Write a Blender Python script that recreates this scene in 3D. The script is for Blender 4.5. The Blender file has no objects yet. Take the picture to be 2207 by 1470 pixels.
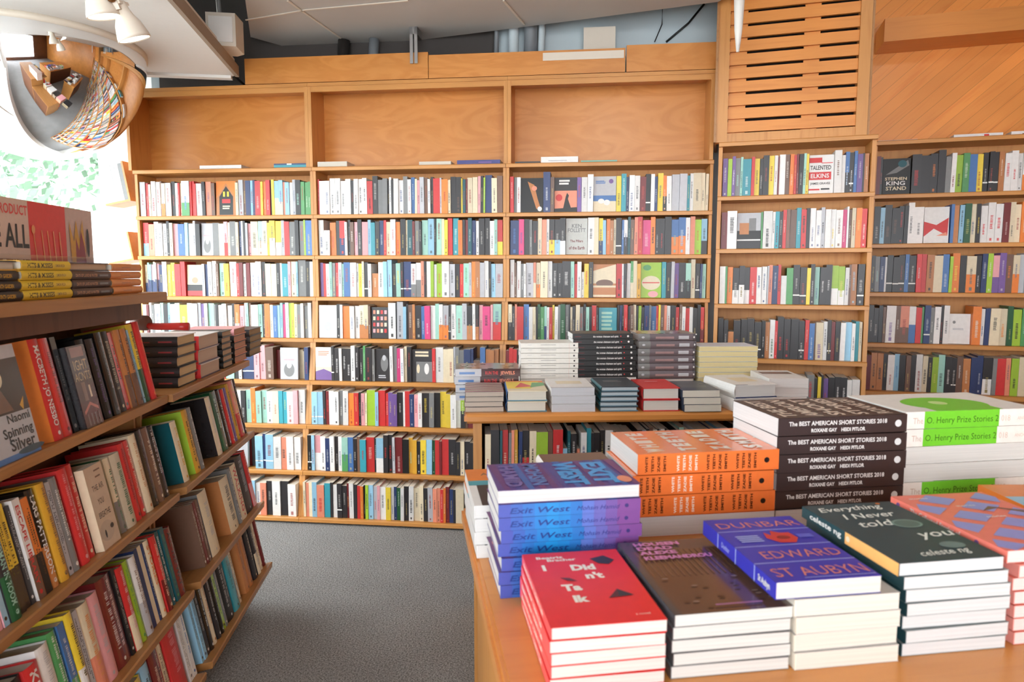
import bpy, math, random
from mathutils import Matrix, Vector
random.seed(7)
SC = bpy.context.scene
# ------------------------------------------------------------------ camera
F_PX = 1471.0; CX, CY = 1103.5, 735.0; EYE = 1.46
PITCH = math.atan((735 - 587) / F_PX)
cam_d = bpy.data.cameras.new('camera'); cam = bpy.data.objects.new('camera', cam_d)
SC.collection.objects.link(cam); SC.camera = cam
cam.location = (0, 0, EYE); cam.rotation_euler = (math.pi / 2 - PITCH, 0, 0)
cam_d.sensor_width = 36; cam_d.lens = 36 * F_PX / 2207
cam_d.dof.use_dof = True; cam_d.dof.focus_distance = 3.3; cam_d.dof.aperture_fstop = 7.1
# ------------------------------------------------------------------ world, light, exposure
w = bpy.data.worlds.new('world'); SC.world = w; w.use_nodes = True
bg = w.node_tree.nodes['Background']; bg.inputs[0].default_value = (0.92, 0.96, 1.0, 1); bg.inputs[1].default_value = 10.5
SC.view_settings.view_transform = 'Standard'; SC.view_settings.look = 'None'
SC.view_settings.exposure = 0.03; SC.view_settings.gamma = 1.0
SC.cycles.max_bounces = 7; SC.cycles.diffuse_bounces = 4; SC.cycles.glossy_bounces = 3
SC.cycles.transmission_bounces = 4; SC.cycles.transparent_max_bounces = 6
SC.cycles.sample_clamp_indirect = 4; SC.cycles.caustics_reflective = False; SC.cycles.caustics_refractive = False

def area(name, loc, rot, sx, sy, power, col=(1, 1, 1), portal=False):
    l = bpy.data.lights.new(name, 'AREA'); l.shape = 'RECTANGLE'; l.size = sx; l.size_y = sy
    l.energy = power; l.color = col; l.cycles.is_portal = portal
    o = bpy.data.objects.new(name, l); SC.collection.objects.link(o); o.location = loc; o.rotation_euler = rot
    return o
# daylight entering the shop front on the left (portal) and an added front fill behind the camera
area('window_daylight', (-2.62, 2.6, 1.63), (0, math.radians(-90), math.radians(8.6)), 2.0, 5.6, 1, portal=True)
area('front_fill', (-0.6, -2.9, 1.6), (math.radians(90), 0, math.radians(0)), 4.2, 2.4, 4, (1.0, 0.98, 0.95))
area('ceiling_fill', (1.1, 1.9, 3.1), (math.radians(42), math.radians(-20), 0), 2.0, 0.4, 44, (1.0, 0.93, 0.84))  # added warm fill aimed at the right-hand shelves, no fixture modelled

def ray(x, y):
    a = (x - CX) / F_PX; b = -(y - CY) / F_PX; c, s = math.cos(PITCH), math.sin(PITCH)
    return Vector((a, c + b * s, -s + b * c))
EYEV = Vector((0, 0, EYE))
def onz(x, y, z):
    d = ray(x, y); return EYEV + d * ((z - EYE) / d.z)
def onp(x, y, p0, n):
    d = ray(x, y); return EYEV + d * ((p0 - EYEV).dot(n) / d.dot(n))

# ------------------------------------------------------------------ materials
def lin(c):
    return tuple(((v / 12.92) if v <= .04045 else ((v + .055) / 1.055) ** 2.4) for v in c)
def nmat(name):
    m = bpy.data.materials.new(name); m.use_nodes = True
    nt = m.node_tree; return m, nt, nt.nodes['Principled BSDF']
def N(nt, t, **kw):
    n = nt.nodes.new(t)
    for k, v in kw.items(): setattr(n, k, v)
    return n
def plain(name, col, rough=.5, metal=0, var=.06, scale=30, spec=.5):
    m, nt, b = nmat(name)
    tc = N(nt, 'ShaderNodeTexCoord'); no = N(nt, 'ShaderNodeTexNoise'); no.inputs['Scale'].default_value = scale
    nt.links.new(tc.outputs['Object'], no.inputs['Vector'])
    mx = N(nt, 'ShaderNodeMix', data_type='RGBA'); c = lin(col)
    mx.inputs[6].default_value = tuple(v * (1 - var) for v in c) + (1,); mx.inputs[7].default_value = tuple(min(1, v * (1 + var)) for v in c) + (1,)
    nt.links.new(no.outputs[0], mx.inputs[0]); nt.links.new(mx.outputs[2], b.inputs['Base Color'])
    b.inputs['Roughness'].default_value = rough; b.inputs['Metallic'].default_value = metal
    b.inputs['Specular IOR Level'].default_value = spec
    return m
def wood(name, c1, c2, axis='x', scale=1.0, rough=.4, swirl=0.0, rotz=0.0, planks=0.0):
    """grain runs along the named local axis"""
    m, nt, b = nmat(name)
    tc = N(nt, 'ShaderNodeTexCoord'); mp = N(nt, 'ShaderNodeMapping')
    s = {'x': (1.2, 16, 16), 'y': (16, 1.2, 16), 'z': (16, 16, 1.2)}[axis]
    if swirl: s = {'x': (1.0, 3, 3.2), 'z': (3.2, 3, 1.0), 'y': (3, 1, 3)}[axis]
    mp.inputs['Scale'].default_value = tuple(v * scale for v in s)
    if rotz: mp.vector_type = 'TEXTURE'; mp.inputs['Scale'].default_value = tuple(1 / (v * scale) for v in s); mp.inputs['Rotation'].default_value = (0, rotz, 0)
    nt.links.new(tc.outputs['Object'], mp.inputs['Vector'])
    n1 = N(nt, 'ShaderNodeTexNoise'); n1.inputs['Scale'].default_value = 2.2; n1.inputs['Detail'].default_value = 6; n1.inputs['Distortion'].default_value = .6 + swirl
    nt.links.new(mp.outputs[0], n1.inputs['Vector'])
    wv = N(nt, 'ShaderNodeMath', operation='MULTIPLY'); wv.inputs[1].default_value = 26 if swirl else 9
    nt.links.new(n1.outputs[0], wv.inputs[0])
    sn = N(nt, 'ShaderNodeMath', operation='SINE'); nt.links.new(wv.outputs[0], sn.inputs[0])
    mr = N(nt, 'ShaderNodeMapRange'); mr.inputs[1].default_value = -1; mr.inputs[2].default_value = 1
    nt.links.new(sn.outputs[0], mr.inputs[0])
    mx = N(nt, 'ShaderNodeMix', data_type='RGBA'); mx.inputs[6].default_value = lin(c1) + (1,); mx.inputs[7].default_value = lin(c2) + (1,)
    nt.links.new(mr.outputs[0], mx.inputs[0])
    out = mx.outputs[2]
    n2 = N(nt, 'ShaderNodeTexNoise'); n2.inputs['Scale'].default_value = 1.6; nt.links.new(tc.outputs['Object'], n2.inputs['Vector'])
    mr2 = N(nt, 'ShaderNodeMapRange'); mr2.inputs[1].default_value = .3; mr2.inputs[2].default_value = .7; mr2.inputs[3].default_value = .86; mr2.inputs[4].default_value = 1.1
    nt.links.new(n2.outputs[0], mr2.inputs[0])
    m2 = N(nt, 'ShaderNodeMix', data_type='RGBA', blend_type='MULTIPLY'); m2.inputs[0].default_value = 1
    nt.links.new(out, m2.inputs[6]); nt.links.new(mr2.outputs[0], m2.inputs[7]); out = m2.outputs[2]
    if planks:
        sp = N(nt, 'ShaderNodeSeparateXYZ'); mp2 = N(nt, 'ShaderNodeMapping'); mp2.vector_type = 'TEXTURE'; mp2.inputs['Rotation'].default_value = (0, rotz, 0)
        nt.links.new(tc.outputs['Object'], mp2.inputs['Vector']); nt.links.new(mp2.outputs[0], sp.inputs[0])
        q = N(nt, 'ShaderNodeMath', operation='DIVIDE'); q.inputs[1].default_value = planks; nt.links.new(sp.outputs['Z'], q.inputs[0])
        fr = N(nt, 'ShaderNodeMath', operation='FRACT'); nt.links.new(q.outputs[0], fr.inputs[0])
        fl = N(nt, 'ShaderNodeMath', operation='FLOOR'); nt.links.new(q.outputs[0], fl.inputs[0])
        wn = N(nt, 'ShaderNodeTexWhiteNoise', noise_dimensions='1D'); nt.links.new(fl.outputs[0], wn.inputs['W'])
        mr3 = N(nt, 'ShaderNodeMapRange'); mr3.inputs[3].default_value = .84; mr3.inputs[4].default_value = 1.07; nt.links.new(wn.outputs[0], mr3.inputs[0])
        gp = N(nt, 'ShaderNodeMath', operation='GREATER_THAN'); gp.inputs[1].default_value = .035; nt.links.new(fr.outputs[0], gp.inputs[0])
        mr4 = N(nt, 'ShaderNodeMapRange'); mr4.inputs[3].default_value = .62; nt.links.new(gp.outputs[0], mr4.inputs[0])
        pm = N(nt, 'ShaderNodeMath', operation='MULTIPLY'); nt.links.new(mr3.outputs[0], pm.inputs[0]); nt.links.new(mr4.outputs[0], pm.inputs[1])
        m3 = N(nt, 'ShaderNodeMix', data_type='RGBA', blend_type='MULTIPLY'); m3.inputs[0].default_value = 1
        nt.links.new(out, m3.inputs[6]); nt.links.new(pm.outputs[0], m3.inputs[7]); out = m3.outputs[2]
    nt.links.new(out, b.inputs['Base Color']); b.inputs['Roughness'].default_value = rough
    return m
def printed(name, rough, coat=0.0):
    m, nt, b = nmat(name)
    at = N(nt, 'ShaderNodeVertexColor', layer_name='Col')
    no = N(nt, 'ShaderNodeTexNoise'); no.inputs['Scale'].default_value = 60
    tc = N(nt, 'ShaderNodeTexCoord'); nt.links.new(tc.outputs['Object'], no.inputs['Vector'])
    mr = N(nt, 'ShaderNodeMapRange'); mr.inputs[3].default_value = .9; mr.inputs[4].default_value = 1.06; nt.links.new(no.outputs[0], mr.inputs[0])
    mx = N(nt, 'ShaderNodeMix', data_type='RGBA', blend_type='MULTIPLY'); mx.inputs[0].default_value = 1
    nt.links.new(at.outputs[0], mx.inputs[6]); nt.links.new(mr.outputs[0], mx.inputs[7])
    nt.links.new(mx.outputs[2], b.inputs['Base Color']); b.inputs['Roughness'].default_value = rough
    b.inputs['Coat Weight'].default_value = coat; b.inputs['Coat Roughness'].default_value = .12
    return m
def pages_mat(name):
    m, nt, b = nmat(name)
    at = N(nt, 'ShaderNodeVertexColor', layer_name='Col'); tc = N(nt, 'ShaderNodeTexCoord'); mp = N(nt, 'ShaderNodeMapping')
    mp.inputs['Scale'].default_value = (3, 3, 900); nt.links.new(tc.outputs['Object'], mp.inputs['Vector'])
    no = N(nt, 'ShaderNodeTexNoise'); no.inputs['Scale'].default_value = 1.5; nt.links.new(mp.outputs[0], no.inputs['Vector'])
    mr = N(nt, 'ShaderNodeMapRange'); mr.inputs[1].default_value = .3; mr.inputs[2].default_value = .7; mr.inputs[3].default_value = .84; mr.inputs[4].default_value = 1.03
    nt.links.new(no.outputs[0], mr.inputs[0])
    mx = N(nt, 'ShaderNodeMix', data_type='RGBA', blend_type='MULTIPLY'); mx.inputs[0].default_value = 1
    nt.links.new(at.outputs[0], mx.inputs[6]); nt.links.new(mr.outputs[0], mx.inputs[7])
    nt.links.new(mx.outputs[2], b.inputs['Base Color']); b.inputs['Roughness'].default_value = .85
    return m
WC1, WC2 = (.87, .60, .34), (.80, .51, .26)
M = dict(
    shelf=wood('oak_shelf_wood', (.79, .55, .29), (.72, .47, .225), 'x', rough=.38),
    upright=wood('oak_upright_wood', (.80, .56, .30), (.73, .48, .235), 'z', rough=.4),
    ply=wood('plywood_panel', (.82, .55, .28), (.785, .51, .245), 'x', rough=.33, swirl=.9),
    back=wood('shelf_back_wood', (.82, .58, .34), (.75, .50, .27), 'z', rough=.55),
    slat=wood('slat_wood', (.86, .56, .26), (.81, .50, .22), 'x', rough=.42),
    diag=wood('diagonal_plank_wood', (.97, .64, .32), (.93, .57, .27), 'x', rough=.32, rotz=math.radians(-42), planks=.062, scale=1.0),
    table=wood('table_top_wood', (.83, .55, .28), (.77, .48, .22), 'x', rough=.3),
    rack=wood('shaded_rack_wood', (.66, .46, .26), (.56, .37, .19), 'y', rough=.4),  # same wood as the shelves, darkened in colour for the rack's shade
    rackback=wood('rack_back_wood', (.40, .24, .14), (.32, .18, .10), 'z', rough=.5),
    edge=plain('grey_brown_edge', (.62, .55, .48), .6),
    dim=plain('shaded_void', (.26, .24, .23), .8),
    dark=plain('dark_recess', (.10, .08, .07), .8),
    black=plain('black_paint', (.05, .05, .05), .5),
    white=plain('white_paint', (.90, .89, .87), .6, var=.02),
    bluewall=plain('pale_blue_plaster', (.74, .79, .81), .8, var=.08, scale=3),
    duct=plain('duct_sheet_metal', (.74, .73, .71), .5, metal=0.0, var=.05, scale=4),
    steel=plain('galvanised_steel', (.70, .70, .70), .35, metal=1.0),
    cream=plain('cream_plastic', (.84, .80, .74), .45, var=.02),
    brass=plain('aged_brass', (.55, .38, .22), .4, metal=.8),
    lampw=plain('lamp_enamel', (.90, .86, .80), .35, var=.02),
    pipe=plain('grey_pipe', (.45, .47, .49), .5),
    red=plain('red_lacquer', (.72, .15, .12), .35), brown=plain('brown_wood_head', (.42, .27, .22), .45),
    print=printed('printed_cover', .38), gloss=printed('glossy_cover', .22, .6), page=pages_mat('page_edges'),
    leaf=plain('leaf_green', (.33, .45, .34), .6, var=.3, scale=4), bark=plain('bark', (.35, .28, .22), .9),
    facade=plain('pale_render', (.86, .85, .83), .9), asphalt=plain('street_asphalt', (.62, .62, .62), .95),
)
def carpet():
    m, nt, b = nmat('carpet_pile'); tc = N(nt, 'ShaderNodeTexCoord'); a = N(nt, 'ShaderNodeTexNoise'); a.inputs['Scale'].default_value = 160; a.inputs['Detail'].default_value = 3
    c = N(nt, 'ShaderNodeTexNoise'); c.inputs['Scale'].default_value = 3
    for n in (a, c): nt.links.new(tc.outputs['Object'], n.inputs['Vector'])
    r = N(nt, 'ShaderNodeValToRGB'); r.color_ramp.elements[0].position = .3; r.color_ramp.elements[1].position = .72
    r.color_ramp.elements[0].color = lin((.30, .295, .29)) + (1,); r.color_ramp.elements[1].color = lin((.70, .695, .69)) + (1,)
    nt.links.new(a.outputs[0], r.inputs[0])
    mr = N(nt, 'ShaderNodeMapRange'); mr.inputs[3].default_value = .8; mr.inputs[4].default_value = 1.15; nt.links.new(c.outputs[0], mr.inputs[0])
    mx = N(nt, 'ShaderNodeMix', data_type='RGBA', blend_type='MULTIPLY'); mx.inputs[0].default_value = 1
    nt.links.new(r.outputs[0], mx.inputs[6]); nt.links.new(mr.outputs[0], mx.inputs[7]); nt.links.new(mx.outputs[2], b.inputs['Base Color'])
    bp = N(nt, 'ShaderNodeBump'); bp.inputs['Strength'].default_value = .5; bp.inputs['Distance'].default_value = .004
    nt.links.new(a.outputs[0], bp.inputs['Height']); nt.links.new(bp.outputs[0], b.inputs['Normal']); b.inputs['Roughness'].default_value = .95
    return m
M['carpet'] = carpet()
def glassy(name, tint, rough=0.0, mix=.12):
    m = bpy.data.materials.new(name); m.use_nodes = True; nt = m.node_tree; nt.nodes.clear()
    o = N(nt, 'ShaderNodeOutputMaterial'); t = N(nt, 'ShaderNodeBsdfTransparent'); g = N(nt, 'ShaderNodeBsdfGlossy'); x = N(nt, 'ShaderNodeMixShader')
    t.inputs[0].default_value = tint + (1,); g.inputs['Roughness'].default_value = rough; x.inputs[0].default_value = mix
    nt.links.new(t.outputs[0], x.inputs[1]); nt.links.new(g.outputs[0], x.inputs[2]); nt.links.new(x.outputs[0], o.inputs[0])
    return m
M['glass'] = glassy('window_glass', (.97, .99, .98), 0, .04); M['acrylic'] = glassy('clear_acrylic', (.92, .93, .95), .05, .10)
mm, nt_, b_ = nmat('mirror_silver'); b_.inputs['Base Color'].default_value = (.92, .93, .95, 1); b_.inputs['Metallic'].default_value = 1; b_.inputs['Roughness'].default_value = .03; M['mirror'] = mm
mm, nt_, b_ = nmat('lit_bulb'); b_.inputs['Base Color'].default_value = (1, .95, .88, 1); b_.inputs['Emission Color'].default_value = (1, .93, .82, 1); b_.inputs['Emission Strength'].default_value = 2.2; M['bulb'] = mm

# ------------------------------------------------------------------ mesh builder
class MB:
    def __init__(s, T=None):
        s.v = []; s.f = []; s.c = []; s.m = []; s.T = T or Matrix(); s.mats = []
    def mi(s, m):
        if m not in s.mats: s.mats.append(m)
        return s.mats.index(m)
    def add(s, vs, fs, col=(.8, .8, .8), mat=None):
        o = len(s.v); s.v += [tuple(s.T @ Vector(p)) for p in vs]
        k = s.mi(mat) if mat else 0; c = lin(col)
        for f in fs: s.f.append(tuple(o + i for i in f)); s.c.append(c); s.m.append(k)
    def box(s, a, b, col=(.8, .8, .8), mat=None, skip=''):
        x0, y0, z0 = a; x1, y1, z1 = b
        vs = [(x0, y0, z0), (x1, y0, z0), (x1, y1, z0), (x0, y1, z0), (x0, y0, z1), (x1, y0, z1), (x1, y1, z1), (x0, y1, z1)]
        fs = {'b': (0, 3, 2, 1), 't': (4, 5, 6, 7), 'f': (0, 1, 5, 4), 'k': (2, 3, 7, 6), 'r': (1, 2, 6, 5), 'l': (3, 0, 4, 7)}
        s.add(vs, [v for k, v in fs.items() if k not in skip], col, mat)
    def prism(s, pts, h0, h1, axis='y', col=(.8, .8, .8), mat=None):
        n = len(pts)
        def P(p, h): return {'y': (p[0], h, p[1]), 'z': (p[0], p[1], h), 'x': (h, p[0], p[1])}[axis]
        vs = [P(p, h0) for p in pts] + [P(p, h1) for p in pts]
        s.add(vs, [tuple(range(n)), tuple(range(2 * n - 1, n - 1, -1))] + [(i, i + n, (i + 1) % n + n, (i + 1) % n) for i in range(n)], col, mat)
    def tube(s, pts, r, mat=None, col=(.8, .8, .8), n=10, r2=None):
        rings = []; vs = []; fs = []
        P = [Vector(p) for p in pts]
        for i, p in enumerate(P):
            d = (P[min(i + 1, len(P) - 1)] - P[max(i - 1, 0)]).normalized()
            a = d.cross(Vector((0, 0, 1)));
            if a.length < .05: a = d.cross(Vector((1, 0, 0)))
            a.normalize(); b = d.cross(a); rr = r if r2 is None else r + (r2 - r) * i / (len(P) - 1)
            for k in range(n):
                t = 2 * math.pi * k / n; vs.append(tuple(p + a * rr * math.cos(t) + b * rr * math.sin(t)))
        for i in range(len(P) - 1):
            for k in range(n):
                q = (k + 1) % n; fs.append((i * n + k, i * n + q, (i + 1) * n + q, (i + 1) * n + k))
        fs.append(tuple(range(n - 1, -1, -1))); fs.append(tuple(range((len(P) - 1) * n, len(P) * n)))
        s.add(vs, fs, col, mat)
    def lathe(s, prof, mat=None, n=28, col=(.8, .8, .8), a0=0, a1=2 * math.pi):
        vs = []; fs = []; full = abs(a1 - a0 - 2 * math.pi) < 1e-4; m_ = n if full else n + 1
        for (r, z) in prof:
            for k in range(m_):
                t = a0 + (a1 - a0) * k / n; vs.append((r * math.cos(t), r * math.sin(t), z))
        for i in range(len(prof) - 1):
            for k in range(n):
                q = (k + 1) % m_; fs.append((i * m_ + k, i * m_ + q, (i + 1) * m_ + q, (i + 1) * m_ + k))
        s.add(vs, fs, col, mat)
    def build(s, name, mat=None, parent=None, smooth=False):
        me = bpy.data.meshes.new(name); me.from_pydata(s.v, [], s.f)
        ca = me.color_attributes.new('Col', 'FLOAT_COLOR', 'CORNER')
        buf = []
        for f, c in zip(s.f, s.c): buf += [c[0], c[1], c[2], 1.0] * len(f)
        ca.data.foreach_set('color', buf)
        if s.mats:
            for m in s.mats: me.materials.append(m)
            me.polygons.foreach_set('material_index', s.m)
        else: me.materials.append(mat)
        if smooth: me.polygons.foreach_set('use_smooth', [True] * len(s.f))
        me.update(); o = bpy.data.objects.new(name, me); SC.collection.objects.link(o)
        if parent: o.parent = parent
        return o
def tag(o, label, cat, group=None, kind=None):
    if label: o['label'] = label
    if cat: o['category'] = cat
    if group: o['group'] = group
    if kind: o['kind'] = kind
    return o
def struct(o): o['kind'] = 'structure'; return o
def empty(name, loc=(0, 0, 0), rz=0):
    o = bpy.data.objects.new(name, None); SC.collection.objects.link(o); o.location = loc; o.rotation_euler = (0, 0, rz); return o
# lettering as flat faces
_tc = {}
def glyphs(txt, bold=0.0):
    k = (txt, bold)
    if k not in _tc:
        cu = bpy.data.curves.new('t', 'FONT'); cu.body = txt; cu.resolution_u = 2; cu.offset = bold; cu.size = 1
        ob = bpy.data.objects.new('t', cu); SC.collection.objects.link(ob)
        me = ob.evaluated_get(bpy.context.evaluated_depsgraph_get()).to_mesh()
        vs = [(v.co.x, v.co.y) for v in me.vertices]; fs = [tuple(p.vertices) for p in me.polygons]
        ob.evaluated_get(bpy.context.evaluated_depsgraph_get()).to_mesh_clear()
        bpy.data.objects.remove(ob); bpy.data.curves.remove(cu)
        x1 = max([v[0] for v in vs] + [.01]); y1 = max([v[1] for v in vs] + [.01])
        _tc[k] = (vs, fs, x1, y1)
    return _tc[k]

# colours by one letter
CL = dict(w=(.90, .89, .88), v=(.88, .82, .70), k=(.09, .085, .085), K=(.17, .16, .17), g=(.48, .48, .48), G=(.12, .33, .20), e=(.33, .60, .36), l=(.62, .76, .22),
          y=(.92, .80, .25), Y=(.82, .62, .20), o=(.90, .50, .20), O=(.74, .48, .28), r=(.80, .20, .20), R=(.45, .13, .14), p=(.90, .64, .66), P=(.82, .25, .48),
          u=(.45, .33, .58), b=(.28, .45, .68), B=(.15, .22, .40), c=(.58, .76, .86), t=(.22, .60, .66), T=(.10, .34, .38), m=(.62, .80, .74), n=(.45, .33, .27),
          s=(.72, .72, .74), a=(.90, .56, .45))
def C(k): return CL[k] if isinstance(k, str) else k
PG = (.93, .90, .84)

# ------------------------------------------------------------------ a book, spine along x=0, lying face up
class Face:
    """draws printed shapes on a book's front ('F') or spine ('S')"""
    def __init__(s, mb, kind, W, H, T, bul):
        s.mb, s.k, s.W, s.H, s.T, s.bul = mb, kind, W, H, T, bul; s.lay = 0; s.flat = False
    def P(s, x, y):
        e = .00015 + .00006 * s.lay
        if s.k == 'F': return (x, y, s.T + e)
        if s.k == 'B': return (s.W - x, y, -e)
        t = max(-1, min(1, (y / s.T) * 2 - 1))
        if s.flat: t = min(abs(t), .3)
        return (-e - s.bul * (1 - t * t), s.H - x, y)
    def poly(s, pts, col): s.lay += 1; s.mb.add([s.P(*p) for p in pts], [tuple(range(len(pts)))], C(col))
    def rect(s, x0, y0, x1, y1, col):
        if s.k == 'S' and s.bul > 0:
            n = 5; s.lay += 1; ys = [y0 + (y1 - y0) * i / n for i in range(n + 1)]
            vs = [s.P(x0, y) for y in ys] + [s.P(x1, y) for y in ys]
            s.mb.add(vs, [(i, i + n + 1, i + n + 2, i + 1) for i in range(n)], C(col))
        else: s.poly([(x0, y0), (x1, y0), (x1, y1), (x0, y1)], col)
    def ell(s, x, y, rx, ry, col, n=20): s.poly([(x + rx * math.cos(2 * math.pi * i / n), y + ry * math.sin(2 * math.pi * i / n)) for i in range(n)], col)
    def text(s, txt, x, y, h, col, wmax=None, bold=.02, rot=0, shear=0, center=False):
        """x,y = lower left of the text, h = cap height"""
        s.lay += 1; s.flat = True; vs, fs, x1, y1 = glyphs(txt, bold); k = h / .72; kx = k
        if wmax: kx = wmax / x1
        if center: x = x - x1 * kx / 2
        ca, sa = math.cos(rot), math.sin(rot)
        out = []
        for (a, b) in vs:
            p, q = a * kx + shear * b * k, b * k
            out.append(s.P(x + p * ca - q * sa, y + p * sa + q * ca))
        s.mb.add(out, fs, C(col)); s.flat = False
_bc = {}
def book(name, W, H, T, cover, hard=False, spine=None, back=None, pages=PG, art=None, sart=None, gloss=False, key=None):
    """returns (root object, pages child) unlinked data reused when key repeats"""
    if key and key in _bc:
        r0, p0 = _bc[key]; r = r0.copy(); p = p0.copy(); SC.collection.objects.link(r); SC.collection.objects.link(p); p.parent = r; return r
    mb = MB(); cf, cs, cb = C(cover), C(spine or cover), C(back or cover)
    bt = .0028 if hard else .0005; ins = .0045 if hard else .0006; bul = min(.005, T * .22) if hard else 0
    mb.box((0, 0, T - bt), (W, H, T), cf); mb.box((0, 0, 0), (W, H, bt), cb)
    n = 6 if hard else 1
    prof = [(-bul * (1 - (2 * i / n - 1) ** 2), T * i / n) for i in range(n + 1)]
    vs = [(x, 0, z) for x, z in prof] + [(x, H, z) for x, z in prof]; k = n + 1
    mb.add(vs, [(i, i + 1, i + 1 + k, i + k) for i in range(n)], cs)
    q = .0012
    mb.add([(x, 0, z) for x, z in prof] + [(x + q, 0, z) for x, z in prof] + [(x, H, z) for x, z in prof] + [(x + q, H, z) for x, z in prof],
           [(i, i + k, i + k + 1, i + 1) for i in range(n)] + [(i + 2 * k, i + 2 * k + 1, i + 3 * k + 1, i + 3 * k) for i in range(n)] + [(i + k, i + 3 * k, i + 3 * k + 1, i + k + 1) for i in range(n)], cs)
    if art: art(Face(mb, 'F', W, H, T, 0), W, H)
    if sart: sart(Face(mb, 'S', W, H, T, bul), H, T)
    r = mb.build(name, M['gloss'] if gloss else M['print'])
    pb = MB(); pb.box((.0015 if not hard else .001, ins, bt), (W - ins, H - ins, T - bt), tuple(v * .90 for v in C(pages)))
    p = pb.build('pages', M['page'], r)
    if key: _bc[key] = (r, p)
    return r
def place(o, T): o.matrix_world = T; return o
def frame(origin, ang): return Matrix.Translation(Vector(origin)) @ Matrix.Rotation(ang, 4, 'Z')
ORD = ['top', 'second from the top', 'third from the top', 'fourth from the top', 'fifth from the top', 'sixth from the top', 'seventh from the top', 'eighth from the top', 'ninth from the top', 'tenth from the top', 'bottom one, eleventh from the top']
NTH = ['first', 'second', 'third', 'fourth', 'fifth', 'sixth', 'seventh', 'eighth', 'ninth', 'tenth', 'eleventh', 'twelfth', 'thirteenth', 'fourteenth', 'fifteenth', 'sixteenth', 'seventeenth', 'eighteenth', 'nineteenth', 'twentieth', 'twenty-first', 'twenty-second', 'twenty-third', 'twenty-fourth', 'twenty-fifth', 'twenty-sixth']
def stack(FR, ca, cb, z0, rot, n, W, H, T, label, group, flip=(), shift=None, jit=.003, rj=.6, name=None, top=None, topkey=None, **kw):
    """n books centred over (ca,cb) of frame FR; list index 0 is the bottom one"""
    z = z0 + .0005; random.seed(int(abs(ca * 991 + cb * 717)) + n)
    for i in range(n):
        k2 = dict(kw); tk = T
        if top and i == n - 1: k2.update(top)
        o = book(name or ('hardcover' if k2.get('hard') else 'paperback'), W, H, tk, key=(label, 'top' if (top and i == n - 1) else 'b'), **k2)
        a = rot + (180 if i in flip else 0) + random.uniform(-rj, rj)
        dx, dy = random.uniform(-jit, jit), random.uniform(-jit, jit)
        if shift and i in shift: dx += shift[i][0]; dy += shift[i][1]
        R = Matrix.Rotation(math.radians(a), 4, 'Z')
        place(o, FR @ Matrix.Translation((ca + dx, cb + dy, z)) @ R @ Matrix.Translation((-W / 2, -H / 2, 0)))
        tag(o, label + ', ' + ORD[n - 1 - i] if n > 1 else label, 'book', group)
        z += tk + .0010
    return z
# ================================================================== setting
A = math.radians
pm = EYEV + ray(450, 587) * 4.15; MAIN = frame((pm.x, pm.y, 0), A(-6.6))
p4 = EYEV + ray(1700, 587) * 3.6; C4 = frame((p4.x, p4.y, 0), A(-17))
p5 = EYEV + ray(1950, 587) * 3.75; C5 = frame((p5.x, p5.y, 0), A(-17))
TB = Matrix.Rotation(A(8.6), 4, 'Z')                      # near table frame: x right, y away
RK = Matrix.Rotation(A(5.6), 4, 'Z')                      # rack frame: x to the aisle, y away
pt = onz(1000, 893, .985); MT = frame((pt.x, pt.y, 0), A(3))   # middle table frame
def loc(FR, x, y, off=0.0):
    """point of the photo on the frame's front plane moved off metres into the wall, in frame coordinates"""
    n = FR.to_3x3() @ Vector((0, 1, 0)); p = FR @ Vector((0, off, 0))
    return FR.inverted() @ onp(x, y, Vector((p.x, p.y, 0)), n)
def setm(o, FR): o.matrix_world = FR; return o

mb = MB(); mb.box((-3.4, -3.2, -.05), (4.6, 6, 0)); struct(mb.build('floor', M['carpet']))
mb = MB(); mb.box((-3.2, -3.2, 3.3), (4.6, 6, 3.4)); struct(mb.build('ceiling', M['duct']))
mb = MB(); mb.box((-.47, .24, 0), (3.35, .34, 3.3)); struct(setm(mb.build('wall_back', M['bluewall']), MAIN))
mb = MB(); mb.box((-1.15, .36, 0), (3.3, .46, 3.3)); struct(setm(mb.build('wall_diagonal', M['diag']), C5))
mb = MB(); mb.box((4.0, -3.2, 0), (4.1, 3.6, 3.3)); struct(mb.build('wall_right', M['ply']))
mb = MB(); mb.box((-3.1, -3.2, 0), (4.1, -3.1, .35)); mb.box((-3.1, -3.2, 2.75), (4.1, -3.1, 3.3)); mb.box((1.7, -3.2, .3), (4.1, -3.1, 2.8)); mb.box((-3.1, -3.2, .3), (-2.8, -3.1, 2.8))
struct(mb.build('wall_front', M['rackback']))
# left shop front: glass running beside the shop, low wall, header
GL = frame((-2.95, 4.2, 0), A(8.6))
mb = MB(); mb.box((-.12, -6.7, 0), (.06, 1.3, .62)); mb.box((-.12, -6.7, 2.62), (.06, 1.3, 3.3)); mb.box((-.12, -6.7, .6), (.06, -4.5, 2.7)); struct(setm(mb.build('wall_left', M['white']), GL))  # solid near end is unseen, added to cut light from behind the camera
mb = MB(); mb.box((-.05, -4.5, .62), (-.04, 1.3, 2.62), mat=M['glass'])
for y in (-4.49, -1.5, 1.24): mb.box((-.08, y, .62), (0, y + .05, 2.62), mat=M['white'])
mb.box((-.1, -4.49, .6205), (.08, 1.3, .645), mat=M['white']); struct(setm(mb.build('window_1', None), GL))
mb = MB(); mb.box((0, 1.25, 0), (1.6, 1.35, 3.3)); struct(setm(mb.build('wall_corner', M['white']), GL))
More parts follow.
